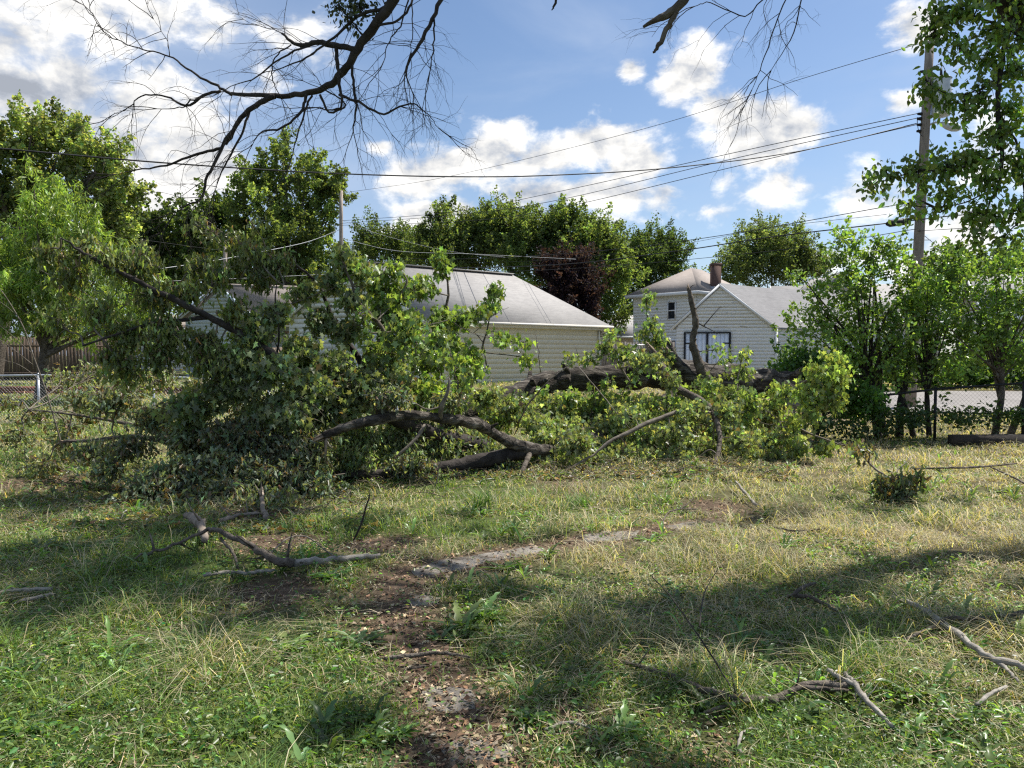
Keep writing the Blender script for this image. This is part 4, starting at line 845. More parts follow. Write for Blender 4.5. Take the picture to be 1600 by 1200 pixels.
def foliage(mb, tw, blobs, base, size, kind='maple', skel=None, nt=11, droop=1.6, twr=.005, tcol=(1, 1, 1), hue=.1, perleaf=1.0, brown=0.0, len_k=1.0):
    """each blob (px,py,D,rx,ry,n[,depth]) : twigs from the nearest skeleton point into the blob, drooping leaves along them"""
    S = np.asarray(skel if skel is not None else SK)
    for bl in blobs:
        px, py, D, rx, ry, n = bl[:6]; dep = bl[6] if len(bl) > 6 else min(rx, ry)*1.2*D/1200; k = D/1200; c = at(px, py, D)
        n = n*NK; m = max(2, int(n/nt)); v = unit(rng.normal(size=(m, 3))); r = rng.random((m, 1))**.45
        E = c+v*r*np.array([rx*k, dep, ry*k]); src = S[np.argmin(((S-c)**2).sum(1))]; hub = c*.55+src*.45
        tube(tw, crom([src, (src+hub)/2+rng.normal(0, .04, 3), hub, c], 4), [twr*2.2, twr*1.8, twr*1.3], 5, tcol)
        tint = np.exp(rng.normal(0, .12)); posL = []
        for e in E:
            s = hub+(c-hub)*rng.random(); d = e-s; mid = (s+e)/2+np.array([0, 0, .10])*np.linalg.norm(d)+rng.normal(0, .03, 3)
            P = crom([s, mid, e], 5); tube(tw, P, [twr, twr*.5], 3, tcol, cap=False)
            q = max(2, int(nt*(.6+.8*rng.random()))); t = rng.random(q)**.6; i = (t*(len(P)-1)).astype(int)
            posL.append(P[i]+rng.normal(0, .055*len_k, (q, 3)))
        pos = np.concatenate(posL); q = len(pos); pos[:, 2] = np.maximum(pos[:, 2], hgt(pos[:, 0], pos[:, 1])+.03)
        tip = rng.normal(size=(q, 3))*.75; tip[:, 2] -= droop; nr = rng.normal(size=(q, 3)); nr[:, 2] += .3
        col = vary(base, q, .36, hue)*tint
        if brown:
            b = rng.random(q) < brown; col[b] = vary((.12,.088,.045), b.sum(), .3)
        leaves(mb, pos, tip, nr, size*(.55+.7*rng.random(q)), col, kind)

# ------------------------------------------------------------------ the fallen tree
def fallen_tree():
    base = at(1225, 592, 14.6); root = thing('fallen_tree', 'huge uprooted maple lying across the yard with leafy broken limbs', 'tree', X3(base, 0))
    SK.clear()
    def reg(P): SK.extend(list(P[::2])); return P
    trunk = reg(bpath([(1232,600,14.7),(1180,598,14.5),(1110,590,14.2),(1040,586,13.9),(970,588,13.6),(900,592,13.4),(850,600,13.2),(800,618,12.8),(740,642,12.3),(690,665,11.9)], 8, .012))
    limb_obj('trunk', trunk, [.25,.27,.26,.26,.25,.24,.20,.17,.14,.11], root, 'barklog', 22, .05, 0)
    L1 = (bpath([(505,682,8.75),(540,668,8.8),(590,655,8.95),(640,649,9.2),(700,655,9.5),(745,663,9.8),(790,688,10.3),(830,702,10.5),(880,700,11.0),(940,680,11.8),(1000,650,12.6),(1060,615,13.4)], 6, .006))
    SK.extend(list(L1[36::2]))
    limb_obj('limb', L1, [.042,.050,.058,.060,.062,.066,.074,.084,.085,.09,.10,.11], root, 'barklog', 14, .06, 0, 'thick arching limb snapped off at its left end')
    sp = MB(); e = at(506, 690, 8.75); tube(sp, [e+[.03,0,.05], e+[.02,0,-.1], e+[.015,0,-.24]], [.02,.016,.004], 5); sp.build('splinter', M['wood'], root)
    L2 = reg(bpath([(825,705,10.5),(790,712,10.4),(740,722,10.2),(690,730,10.0),(620,738,9.7),(540,742,9.5),(470,748,9.4)], 5, .006)); limb_obj('limb', L2, [.11,.10,.085,.07,.05,.03], root, 'barkdark', 12, .06, None, 'dark lower limb close to the ground')
    L3 = reg(bpath([(832,700,10.6),(822,722,10.2),(814,742,10.0)], 4)); limb_obj('limb', L3, [.05,.042,.036], root, 'bark', 10, .06)
    # dark branch rising to the upper left
    U1 = reg(bpath([(760,700,10.8),(650,668,10.2),(560,630,9.7),(480,592,9.3),(420,552,9.0),(370,518,8.9),(325,495,8.8),(260,462,8.7),(200,432,8.6),(140,400,8.5),(95,372,8.4)], 6, .006)); limb_obj('limb', U1, [.12,.10,.085,.07,.058,.05,.042,.034,.026,.018,.008], root, 'barkdark', 9, .05, None, 'long dark limb rising to the upper left')
    U2 = reg(bpath([(325,495,8.8),(290,500,8.8),(240,505,8.7),(190,520,8.6),(130,540,8.5)], 4)); limb_obj('limb', U2, [.03,.022,.012], root, 'barkdark', 7)
    U3 = reg(bpath([(600,650,10.2),(585,600,10.3),(560,560,10.3),(520,500,10.3),(500,450,10.2),(470,420,10.1),(430,400,10.0)], 5, .005)); limb_obj('limb', U3, [.07,.05,.035,.02,.012], root, 'barkdark', 8)
    U4 = reg(bpath([(650,650,10.4),(660,590,10.6),(690,520,10.8),(700,450,10.9),(690,400,10.9)], 5, .005)); limb_obj('limb', U4, [.05,.035,.02,.008], root, 'bark', 8)
    U5 = reg(bpath([(560,640,10.0),(570,560,9.9),(600,520,9.9),(560,470,9.8),(545,430,9.8),(530,395,9.8)], 5, .005)); limb_obj('limb', U5, [.04,.03,.02,.008], root, 'bark', 8)
    U6 = reg(bpath([(720,650,11.4),(740,590,11.6),(760,520,11.7),(775,450,11.8)], 5, .004)); limb_obj('limb', U6, [.03,.02,.006], root, 'bark', 7)
    U7 = reg(bpath([(432,560,9.2),(436,520,9.1),(430,470,9.1),(433,440,9.1)], 4)); limb_obj('limb', U7, [.014,.01,.005], root, 'barkdark', 6)
    P1 = reg(bpath([(100,690,9.6),(150,688,9.6),(200,682,9.5),(250,688,9.4),(300,705,9.3),(360,720,9.3)], 5)); limb_obj('limb', P1, [.022,.03,.035,.035,.03], root, 'bark', 8, .05, 0, 'grey bare limb low on the left')
    P2 = reg(bpath([(45,640,10.6),(100,646,10.4),(160,655,10.2),(220,668,9.9),(300,700,9.6),(400,730,9.5)], 5)); limb_obj('limb', P2, [.008,.014,.02,.024,.028], root, 'bark', 7)
    # light snapped branches crossing the arch
    S1 = reg(bpath([(688,655,9.4),(690,635,9.3),(700,610,9.3),(702,590,9.3)], 4)); limb_obj('limb', S1, [.028,.03,.022,.008], root, 'twig', 8, .05, -1)
    S2 = bpath([(664,664,9.2),(650,685,9.1),(628,706,9.0),(618,715,9.0)], 4); limb_obj('limb', S2, [.02,.02,.016,.01], root, 'twig', 8, .05, -1, 'pale stripped branch under the arching limb')
    # right side
    R1 = reg(bpath([(1018,548,12.4),(1035,575,12.3),(1050,600,12.1),(1080,618,11.8),(1108,636,11.5),(1120,660,11.2),(1125,688,10.9),(1118,722,10.6),(1107,756,10.2)], 6, .004))
    limb_obj('limb', R1, [.05,.06,.062,.06,.05,.042,.037,.033,.026], root, 'bark', 12, .07, 0, 'arched limb bending down to the lawn')
    R2 = reg(bpath([(1112,645,11.4),(1075,640,11.2),(1040,650,11.0),(1000,667,10.8),(950,692,10.6),(925,712,10.5),(895,728,10.3)], 5, .004)); limb_obj('limb', R2, [.022,.030,.030,.027,.022,.012], root, 'twig', 9, .05, None, 'slim brown limb slanting down left')
    R3 = reg(bpath([(1110,610,13.0),(1096,580,13.0),(1086,550,13.0),(1082,530,13.0),(1087,505,13.0),(1082,478,13.0),(1076,450,13.0)], 5, .004)); limb_obj('limb', R3, [.12,.085,.075,.055,.06,.045,.028], root, 'bark', 10, .09, -1, 'upright broken snag')
    R4 = bpath([(1087,503,13.0),(1100,510,13.0),(1122,521,13.0)], 3); limb_obj('twig', R4, [.014,.01,.005], root, 'barkdark', 6); R5 = bpath([(1100,509,13.0),(1113,493,13.0),(1127,478,13.0)], 3); limb_obj('twig', R5, [.009,.007,.004], root, 'barkdark', 6)
    R6 = bpath([(1075,450,13.0),(1073,444,13.0)], 2); limb_obj('twig', bpath([(1077,452,13.0),(1082,446,13.0),(1090,445,13.0)], 3), [.008,.004], root, 'barkdark', 5)
    R7 = reg(bpath([(1120,625,13.2),(1090,600,13.1),(1062,575,13.0),(1045,555,12.9)], 4)); limb_obj('limb', R7, [.16,.13,.11,.09], root, 'barklog', 12, .08, -1, 'thick shattered stub on the trunk')
    R8 = reg(bpath([(1060,600,12.9),(1030,540,12.8),(1012,500,12.7),(1012,455,12.6)], 4)); limb_obj('limb', R8, [.035,.02,.012,.005], root, 'bark', 6)
    R9 = reg(bpath([(1215,640,13.2),(1250,670,12.4),(1300,690,11.8),(1340,702,11.2)], 4)); limb_obj('limb', R9, [.02,.016,.008], root, 'twig', 6)
    R10 = reg(bpath([(1200,620,13.8),(1240,605,13.0),(1270,590,12.2),(1300,575,11.8)], 4)); limb_obj('limb', R10, [.025,.018,.01], root, 'twig', 6)
    R11 = reg(bpath([(985,600,13.2),(960,555,13.2),(950,520,13.2)], 4)); limb_obj('limb', R11, [.03,.015,.006], root, 'twig', 6)
    R12 = reg(bpath([(1180,640,13.4),(1170,670,12.6),(1190,700,11.8),(1230,720,11.3)], 4)); limb_obj('limb', R12, [.02,.016,.008], root, 'twig', 6)
    # bare sticks standing out of the heap
    st = MB()
    for pts, r in [([(810,660,10.9),(835,620,10.8),(870,585,10.7),(905,562,10.7)], .012), ([(905,562,10.7),(898,540,10.7)], .006), ([(845,582,11.5),(842,550,11.5),(836,520,11.5)], .009), ([(690,588,11),(690,555,11),(692,540,11)], .014),
                   ([(905,575,12),(935,610,11.6),(960,640,11.2),(985,670,11)], .010), ([(620,470,10.2),(635,440,10.2),(622,420,10.2)], .016), ([(760,570,11.8),(755,535,11.8),(742,520,11.8)], .014), ([(560,600,10),(590,570,9.9),(640,520,9.8),(700,500,9.8)], .012),
                   ([(1110,580,12.8),(1130,555,12.6),(1150,545,12.5)], .006), ([(700,500,10.8),(740,520,10.8),(800,540,10.8)], .006), ([(740,520,10.8),(775,490,10.8),(795,480,10.8)], .005), ([(380,760,8.9),(470,748,8.9),(540,740,9.0)], .014),
                   ([(540,620,9.3),(480,590,9.2),(430,600,9.0)], .012), ([(250,630,9.3),(330,600,9.2),(400,560,9.1)], .01), ([(60,420,9.8),(150,470,9.6),(230,560,9.4)], .006), ([(440,480,9.8),(520,450,9.9),(590,410,10)], .008), ([(680,760,8.6),(685,735,8.6),(690,715,8.6)], .008),
                   ([(300,490,9.0),(330,455,9.1),(350,420,9.1)], .006), ([(1160,640,12.4),(1190,660,12.2),(1230,668,12.0)], .009), ([(1010,590,12.5),(985,575,12.4),(960,560,12.4)], .008)]:
        st = MB(); tube(st, bpath(pts, 4, .006), [r, r*.8, r*.45], 5); st.build('bare_twig', M['twig'], root)
    # leafy shoots springing out of the heap
    shoots = []
    for k in range(42):
        px = rng.uniform(720, 1235) if k < 22 else rng.uniform(330, 720); py0 = 655 if k < 22 else 600; D0 = 12.2 if k < 22 else 9.8
        top_ = rng.uniform(-75, -15); lean_ = rng.normal(0, 40); py1 = py0+(rng.uniform(-15, 35) if k < 22 else rng.uniform(-45, 20))
        P = bpath([(px, py1, D0), (px+lean_*.4, py1+top_*.6, D0-.1), (px+lean_, py1+top_, D0-.15)], 4, .006); tube_r = [.010, .007, .003]
        sm = MB(); tube(sm, P, tube_r, 5); sm.build('shoot', M['twig'], root); SK.extend(list(P)); shoots.append((px+lean_, py1+top_, D0-.15, 13, 12, 14)); shoots.append((px+lean_*.6, py1+top_*.55, D0-.1, 14, 12, 16))
    # foliage
    GL = (.12,.18,.05); GM = (.145,.185,.085); GD = (.135,.165,.095); OL = (.118,.150,.052)
    fo = {}
    def grp(nm, blobs, base, size, kind='maple', dens=1.0, **kw):
        blobs = [(*b_[:5], b_[5]*dens, *b_[6:]) for b_ in blobs]
        mb, tw = MB(), MB(); foliage(mb, tw, blobs, base, size, kind, **kw); o = mb.build('foliage', M['leaf'], root); tw.build('twigs', M['twig'], o); o['label'] = nm
    grp('olive drooping foliage on the upper left limb', [(70,400,8.7,45,30,150),(130,385,8.7,50,30,230),(180,410,8.7,45,30,230),(110,440,8.8,50,30,220),(150,480,8.8,60,30,300),(215,420,8.8,40,30,200),(240,470,8.8,45,35,300),(90,500,8.9,50,25,180),
        (200,520,8.8,60,25,320),(260,520,8.7,50,30,320),(290,455,8.9,40,30,240),(310,410,9.2,35,20,160),(350,370,9.4,40,16,120),(390,390,9.3,45,18,170),(300,350,9.4,30,14,60),(345,430,9.1,40,25,200),(400,430,9.3,40,25,220),(440,410,9.4,40,20,170),(250,560,8.7,60,25,320),(180,560,8.7,40,22,170),
        (320,540,8.8,45,30,300),(370,480,8.9,35,25,180),(330,575,8.7,60,25,360),(230,395,9.0,40,20,120),(390,345,9.5,25,10,40),(200,590,8.8,60,18,150)], OL, .078, 'wilt', dens=.48, droop=2.2, brown=.06)
    grp('mid green foliage over the dark limb', [(400,520,9.0,35,30,210),(420,580,8.9,60,30,420),(360,610,8.8,60,28,420),(480,610,9.1,60,35,460),(440,650,8.9,70,35,560),(520,570,9.5,50,35,300),(470,540,9.4,40,25,180),(500,500,9.7,35,25,170),(540,520,9.8,35,30,200),
        (300,630,8.8,60,28,380),(560,600,9.5,60,40,460),(610,600,9.8,50,35,380),(540,640,9.5,60,35,380),(470,460,10,35,22,150),(520,440,10,30,22,130),(550,470,9.9,28,25,130),(380,560,8.9,40,25,220),(600,560,9.9,40,30,230),(430,490,9.2,30,25,140),(540,400,9.9,22,25,90),(570,420,9.9,20,20,60)], GM, .080, 'maple', dens=.72, droop=1.8, brown=.02)
    grp('bright foliage on the middle shoots', [(600,470,10.2,25,25,110),(630,455,10.4,28,25,120),(660,450,10.6,30,22,130),(590,440,10.2,24,24,100),(620,420,10.3,20,16,60),(600,500,10.2,28,26,130),(560,420,10.0,20,16,70),(720,500,11.0,24,18,80),(640,500,10.3,35,28,180),(690,415,10.9,14,22,60),(685,400,10.9,10,10,20),(690,500,10.8,30,25,130),(670,560,10.6,40,35,280),(700,540,10.9,30,30,170),(730,580,11.3,40,30,220),
        (740,490,11.4,22,16,60),(775,455,11.8,13,18,50),(765,480,11.8,20,14,50),(660,610,10.3,45,30,260),(820,540,11.6,14,14,28),(790,530,11.2,22,12,45),(830,560,11.5,12,12,22),(700,620,10.6,50,25,240),(625,540,10.2,35,30,170),(735,555,11.5,25,20,90)], (.14,.20,.055), .084, 'maple', dens=.8, droop=1.5)
    grp('dense shaded foliage under the arching limb', [(560,690,9.9,50,30,380),(620,690,10.2,60,35,460),(690,700,10.5,60,35,460),(750,720,10.6,60,30,400),(540,720,9.6,60,28,360),(600,735,10.0,60,20,260),(680,745,10.0,60,16,230),(780,735,10.4,50,20,220),(640,670,10.5,50,20,250),(740,690,10.9,50,25,300),(840,735,10.6,50,20,220),(500,650,9.4,45,30,300)], GM, .076, 'wilt', droop=1.6, brown=.05)
    grp('dark heap of crushed foliage at the lower left', [(300,680,9.0,70,28,420),(380,680,8.8,70,35,560),(450,700,8.8,70,30,560),(350,730,8.5,70,28,520),(430,745,8.5,70,28,520),(280,740,8.4,60,22,300),(230,760,8.2,60,18,200),(340,775,8.1,70,20,380),(420,785,8.2,60,18,330),(500,770,8.5,50,20,260),(480,735,8.9,50,25,300),(270,800,7.9,50,14,200),(310,820,7.6,40,10,120),(240,650,9.3,60,22,260),(260,770,8.2,60,20,260),(360,800,7.9,60,16,260),(440,810,7.8,45,14,180),(200,790,8.0,50,14,140),(330,700,9.2,70,30,340),(400,650,9.3,60,30,300),(480,690,9.0,60,30,320),(600,620,9.0,40,14,120),(700,625,9.5,35,10,80),(640,728,9.6,60,16,160),(320,760,8.4,60,24,260),(150,710,9.4,50,18,140),(180,620,9.6,50,22,200),(200,700,9.2,60,20,180),(130,620,10.2,50,18,120),(160,740,8.9,40,14,90)], GD, .074, 'wilt', droop=1.2, brown=.16)
    grp('pale wilted foliage near the left fence', [(110,590,12,45,14,170),(160,580,12,50,16,220),(210,600,11.8,50,18,200),(260,590,11.6,50,20,220),(60,650,11.2,50,18,130),(30,690,10.6,40,16,110),(100,700,10.2,50,14,130),(20,630,11.4,30,15,60),(330,600,11,50,20,200),(60,735,9.6,50,10,110),(150,650,11,50,18,130),(110,670,10.6,50,16,140)], (.15,.175,.085), .075, 'wilt', dens=.55, droop=.8, brown=.2)
    grp('sunlit foliage in front of the trunk', [(760,620,11.9,50,18,200),(800,640,11.7,50,25,260),(850,640,12.0,50,25,300),(930,640,12.4,50,25,320),(880,670,11.5,55,25,340),(960,670,11.8,60,25,380),(1000,640,12.6,50,22,280),(1050,660,12.2,55,28,360),(1020,690,11.6,60,25,380),(940,705,11.2,60,20,320),(880,705,11.2,50,20,260),(1080,700,11.6,60,25,360),(1130,680,12.2,50,28,320),(1160,650,12.7,50,28,320),
        (1190,690,12.2,50,25,280),(1200,640,13.2,40,25,240),(1140,620,13.0,45,20,240),(950,634,13.1,60,14,170),(880,637,12.9,50,14,150),(1020,634,13.1,55,14,150),(1090,630,13.0,40,16,110),(820,650,12.5,40,16,110),(1022,562,11.9,18,14,60),(1048,592,11.7,16,14,60),(1075,640,11.0,16,12,40),(1000,560,12.0,16,18,50),(980,720,10.9,60,14,220),(1060,722,11.0,60,12,220),(1150,712,11.4,60,14,260),(700,640,11.3,50,18,160),(860,690,10.9,50,22,260),(910,690,11.3,45,20,240),(980,690,11.9,55,22,340),(1040,640,12.9,60,22,300),(960,640,12.7,60,22,300),(900,650,12.3,50,22,240),(1100,660,12.7,60,30,340),(1150,630,13.3,50,28,260),(1190,660,13.2,45,28,260),(1060,700,12.2,60,26,320),(1110,715,11.5,50,16,240),(1000,715,11.4,60,18,300),(930,725,10.8,50,12,200),(870,722,10.7,50,14,200),(1180,720,11.8,45,14,200),(780,655,12.2,45,20,200),(1085,640,11.3,30,14,90),(1140,640,11.3,30,20,110),(1160,690,11.0,40,22,160),(1050,680,10.9,45,20,180),(980,650,11.3,45,18,170),(900,690,10.5,40,16,150),(1240,700,12.2,30,16,110),(1210,720,11.4,40,14,150),(840,660,11.3,40,20,180)], (.17,.21,.095), .074, 'maple', dens=.9, droop=1.6, brown=.03)
    grp('foliage standing above the trunk', [(1010,470,12.6,10,18,38),(1022,500,12.6,8,14,20),(1005,520,12.6,18,18,60),(1030,530,12.7,20,22,100),(1000,560,12.7,22,14,60),(1020,570,12.7,22,16,80),(940,545,13.0,28,12,70),(975,560,13,30,10,60),(920,560,13,22,8,40),(955,520,13.2,14,18,35),(975,545,13,12,10,25),(1128,545,12.6,12,12,26),(1160,550,12.4,12,12,30),(1135,565,12.5,10,12,22),(1160,580,12.8,30,14,90),(1110,600,12.6,30,16,90),(890,560,13,14,8,20),(1045,560,12.8,12,14,36)], (.145,.195,.075), .080, 'maple', dens=.6, droop=1.4)
    grp('leafy shoots rising out of the heap', shoots, (.14,.195,.065), .082, 'maple', droop=1.3)
    grp('yellow green branch hanging at the trunk end', [(1270,580,11.6,26,18,110),(1300,560,11.8,26,14,90),(1310,590,11.6,24,22,130),(1262,610,11.6,22,20,110),(1300,630,11.6,28,20,130),(1270,650,11.6,20,20,90),(1240,660,12.2,18,25,80),(1215,610,13,22,22,90),(1285,700,11.4,16,16,60),(1250,700,11.6,24,14,70),(1340,700,11.0,12,12,26),(1235,690,12,16,18,60)], (.17,.225,.07), .080, 'maple', dens=.6, droop=2.0)
fallen_tree()

# fine twiggy debris at the foot of the heap
mb = MB()
for k in range(520):
    u = rng.random(); px = 60+rng.random()*1150; py = (735+rng.random()**1.3*75*(1-.6*sst(px, 450, 900))) if px < 700 else 728+rng.random()*22
    if px < 240: py = 690+rng.random()*70
    p = gp(px, py); a = rng.random()*2*pi; L_ = .12+.4*rng.random(); q = p+[cos(a)*L_, sin(a)*L_, .02+.14*rng.random()]; m_ = (p+q)/2+rng.normal(0, .04, 3); m_[2] = max(m_[2], p[2]+.01)
    tube(mb, crom([p+[0, 0, .01], m_, q], 3), [.0055, .004, .0015], 4, np.array((.8,.75,.7))*(.5+rng.random()))
x = rng.random(6000); px = 40+x*1200; py = np.where(px < 600, 715+rng.random(6000)*120, 722+rng.random(6000)*30)
P_ = np.array([gp(a, b)+[0, 0, .012+.03*rng.random()] for a, b in zip(px, py)]); n_ = len(P_)
tag(mb.build('twig_debris', M['twig']), 'broken twigs scattered along the foot of the brush heap', 'debris', kind='stuff')
mb = MB(); leaves(mb, P_, rng.normal(size=(n_, 3))*[1, 1, .35], rng.normal(size=(n_, 3))*.6+[0, 0, .8], .05+.05*rng.random(n_), np.where((rng.random(n_) < .4)[:, None], vary((.13,.10,.06), n_, .4), vary((.085,.115,.055), n_, .35)), 'wilt')
tag(mb.build('shed_leaves', M['leaf']), 'wilted shed leaves lying round the foot of the brush heap', 'leaf litter', kind='stuff')

# broken fence remains under the trunk end
rt = thing('broken_fence', 'broken dark wooden fence posts and rail propping the trunk end', 'fence', gp(1228, 676)); b0 = at(1228, 600, 14.3)
for k, (dx, h, tl) in enumerate([(-.16, .98, .03), (.0, .92, -.03), (.14, .95, .02), (.33, .8, .06)]):
    mb = MB(); q = np.array([b0[0]+dx, 14.3+.02*k, float(hgt(b0[0]+dx, 14.3))-.05]); beam(mb, q, q+[tl, 0, h], .075, .05, (1, 1, 1), (0, 1, 0)); mb.build('post', M['fencewood'], rt)
mb = MB(); beam(mb, (b0[0]-.45, 14.22, .62), (b0[0]+.5, 14.22, .70), .045, .13, (.8,.8,.8)); mb.build('rail', M['fencewood'], rt)

# ------------------------------------------------------------------ loose branches on the lawn
def stick(label, parts, mat='palebark', name='fallen_branch', cat='branch', group=None, wood=False, leafb=None, mats={}):
    """parts: list of (pts[(px,py,up)], radii)"""
    P0 = gp(parts[0][0][0][0], parts[0][0][0][1]); root = thing(name, label, cat, P0, group)
    for i, (pts, r) in enumerate(parts):
        if max(r) > .008: r = [q*.82 for q in r]
        P = np.array([gp(p[0], p[1], (p[2] if len(p) > 2 else 0)+max(r)*.8+(.022 if max(r) > .008 else 0)) for p in pts]); P = crom(P, 6); P[1:-1] += rng.normal(0, max(r)*.18, P[1:-1].shape); mb = MB(); tube(mb, P, r, 8, rough=.10)
        nk = int(len(P)/5)
        o = mb.build('stem' if i == 0 else 'side_branch', M[mats.get(i, mat)], root, smooth=True)
        if max(r) > .012 and len(P) > 6:   # short snapped twig stubs
            for k in range(nk):
                j = rng.integers(2, len(P)-2); d = unit(rng.normal(size=3)+np.array([0, 0, .6])); s = MB(); tube(s, [P[j], P[j]+d*max(r)*3.5, P[j]+d*max(r)*7+rng.normal(0, .01, 3)], [max(r)*.35, max(r)*.2, .001], 4); s.build('stub', M[mat], o)
    if leafb:
        mb, tw = MB(), MB(); foliage(mb, tw, leafb[0], leafb[1], leafb[2], 'wilt', skel=P, droop=1.6, brown=.3); f = mb.build('foliage', M['leaf'], root); tw.build('twigs', M['twig'], f)
stick('forked dead branch with a dark knot lying across the left of the lawn', [([(200,888,.02),(260,876,.05),(318,864,.12),(342,866,.13),(390,884,.10),(430,896,.04),(458,897,.02)], [.008,.013,.018,.022,.026,.034,.04]), ([(455,895,.02),(500,890,.02),(550,884,.01),(594,880,.01)], [.032,.030,.027,.022]), ([(318,908,.0),(350,902,.0),(390,903,.0),(430,900,.01)], [.016,.018,.016,.012]), ([(345,868,.1),(365,885,.06),(372,900,.02)], [.014,.012,.01])], 'bark', mats={1: 'palebark', 2: 'palebark'})
stick('chunk of pale curled bark behind the forked branch', [([(290,828,.08),(304,836,.10),(314,848,.08),(320,862,.03)], [.03,.048,.045,.03])], 'oldwood', 'bark_chunk', 'bark')
stick('pale splintered stub standing at the heap edge', [([(416,820,.0),(410,800,.02),(411,780,.14),(415,760,.22)], [.035,.028,.022,.012]), ([(345,822,.0),(370,816,.02),(405,812,.02)], [.03,.025,.02])], 'oldwood')
stick('thin dark stick poking upright left of the path', [([(553,846,.0),(566,846,.16),(578,846,.38)], [.008,.008,.006])], 'barkdark')
stick('straight grey branch pointing to the lower right corner', [([(1395,951,.04),(1440,973,.05),(1500,1018,.05),(1545,1050,.04),(1610,1064,.03),(1680,1080,.02)], [.014,.019,.021,.022,.020,.018]), ([(1540,1045,.04),(1570,1062,.03),(1590,1082,.02)], [.014,.012,.008])])
stick('crooked brown branch crossing the straight grey one', [([(1412,1014,.02),(1455,1006,.06),(1478,996,.08),(1520,992,.06),(1570,984,.05),(1640,968,.04)], [.008,.012,.015,.013,.014,.014])], 'bark')
stick('long low dead branch across the bottom right lawn', [([(975,1048,.01),(1040,1072,.02),(1100,1096,.02),(1160,1110,.02),(1215,1112,.02)], [.012,.018,.018,.02,.022]), ([(1100,1128,.01),(1150,1116,.02),(1215,1110,.03),(1255,1098,.04),(1330,1098,.02)], [.008,.012,.014,.014,.010]), ([(1215,1112,.02),(1260,1090,.02),(1335,1094,.03)], [.02,.022,.02])], 'bark')
stick('short tan branch slanting to the bottom beside the long dead branch', [([(1320,1072,.03),(1336,1096,.05),(1352,1118,.04),(1396,1156,.02)], [.012,.017,.016,.010]), ([(1294,1070,.04),(1312,1085,.05),(1334,1097,.05)], [.014,.015,.012])])
stick('long thin arching dark twig rising from the long dead branch', [([(1160,1112,.02),(1120,1085,.14),(1075,1060,.28),(1040,1040,.38),(1018,1010,.38),(1030,990,.36)], [.0045,.004,.0035,.003,.0025,.0015]), ([(1092,1040,.2),(1100,1000,.26),(1120,975,.32)], [.004,.003,.002])], 'barkdark')
stick('short brown stick lying across the path', [([(600,1042,.01),(640,1040,.02),(690,1036,.02),(735,1040,.01)], [.012,.014,.012,.007]), ([(640,1050,.01),(665,1046,.01)], [.008,.006])], 'bark')
stick('short dark crossed sticks in the middle right grass', [([(1230,944,.02),(1258,950,.04),(1290,958,.02),(1308,966,.01)], [.014,.018,.013,.007]), ([(1240,948,.05),(1258,940,.07),(1274,932,.06)], [.014,.014,.010])], 'bark')
stick('bare brown branch lying near the right edge by the fence', [([(1425,742,.05),(1480,742,.06),(1530,740,.06),(1588,734,.06)], [.010,.016,.018,.014]), ([(1548,739,.05),(1580,752,.03),(1625,776,.02)], [.012,.014,.014])], 'bark')
stick('leafy wilted branch tip lying alone on the right lawn', [([(1338,760,.5),(1350,770,.38),(1372,775,.25),(1395,775,.18),(1400,768,.2),(1422,760,.32)], [.008,.012,.014,.014,.012,.006])], 'twig', leafb=([(1400,790,8.3,26,16,150),(1410,765,8.4,22,14,70),(1435,745,8.5,10,10,24),(1342,700,8.6,12,12,26),(1380,760,8.4,20,10,40)], (.075,.10,.045), .08))
stick('short grey stick on the lawn below the arched limb', [([(1150,768,.08),(1163,781,.05),(1182,796,.01)], [.014,.018,.02])])
stick('curved thin twigs beside the far path slab', [([(1034,826,.01),(1042,812,.05),(1062,806,.06),(1090,800,.02)], [.008,.008,.007,.006]), ([(1062,806,.06),(1078,800,.1),(1088,792,.16)], [.006,.005,.003])], 'bark')
stick('pale grey sticks half buried in weeds at the left edge', [([(-10,942,.03),(30,940,.04),(82,938,.04)], [.012,.015,.012]), ([(20,956,.02),(60,948,.03),(88,943,.03)], [.014,.014,.011])])
stick('thin curved twig at the bottom centre right', [([(1172,1210,.0),(1156,1185,.03),(1158,1165,.04),(1175,1150,.03)], [.008,.008,.007,.004])])
stick('thin arching twig looping over the bare patch', [([(395,898,.0),(420,880,.05),(450,862,.1),(480,860,.1),(515,874,.04),(545,878,.0)], [.006,.006,.006,.005,.004])], 'twig')
stick('thin pale stick at the lower right corner', [([(1525,1118,.02),(1548,1104,.03),(1572,1092,.03)], [.011,.011,.009])])
stick('slim dark stick resting in the grass right of the path', [([(1210,832,.02),(1240,838,.02),(1275,836,.02),(1300,832,.02)], [.008,.01,.01,.006])], 'bark')
stick('short stick near the bottom centre grass', [([(850,1150,.02),(890,1142,.03),(930,1150,.02)], [.006,.008,.005])])
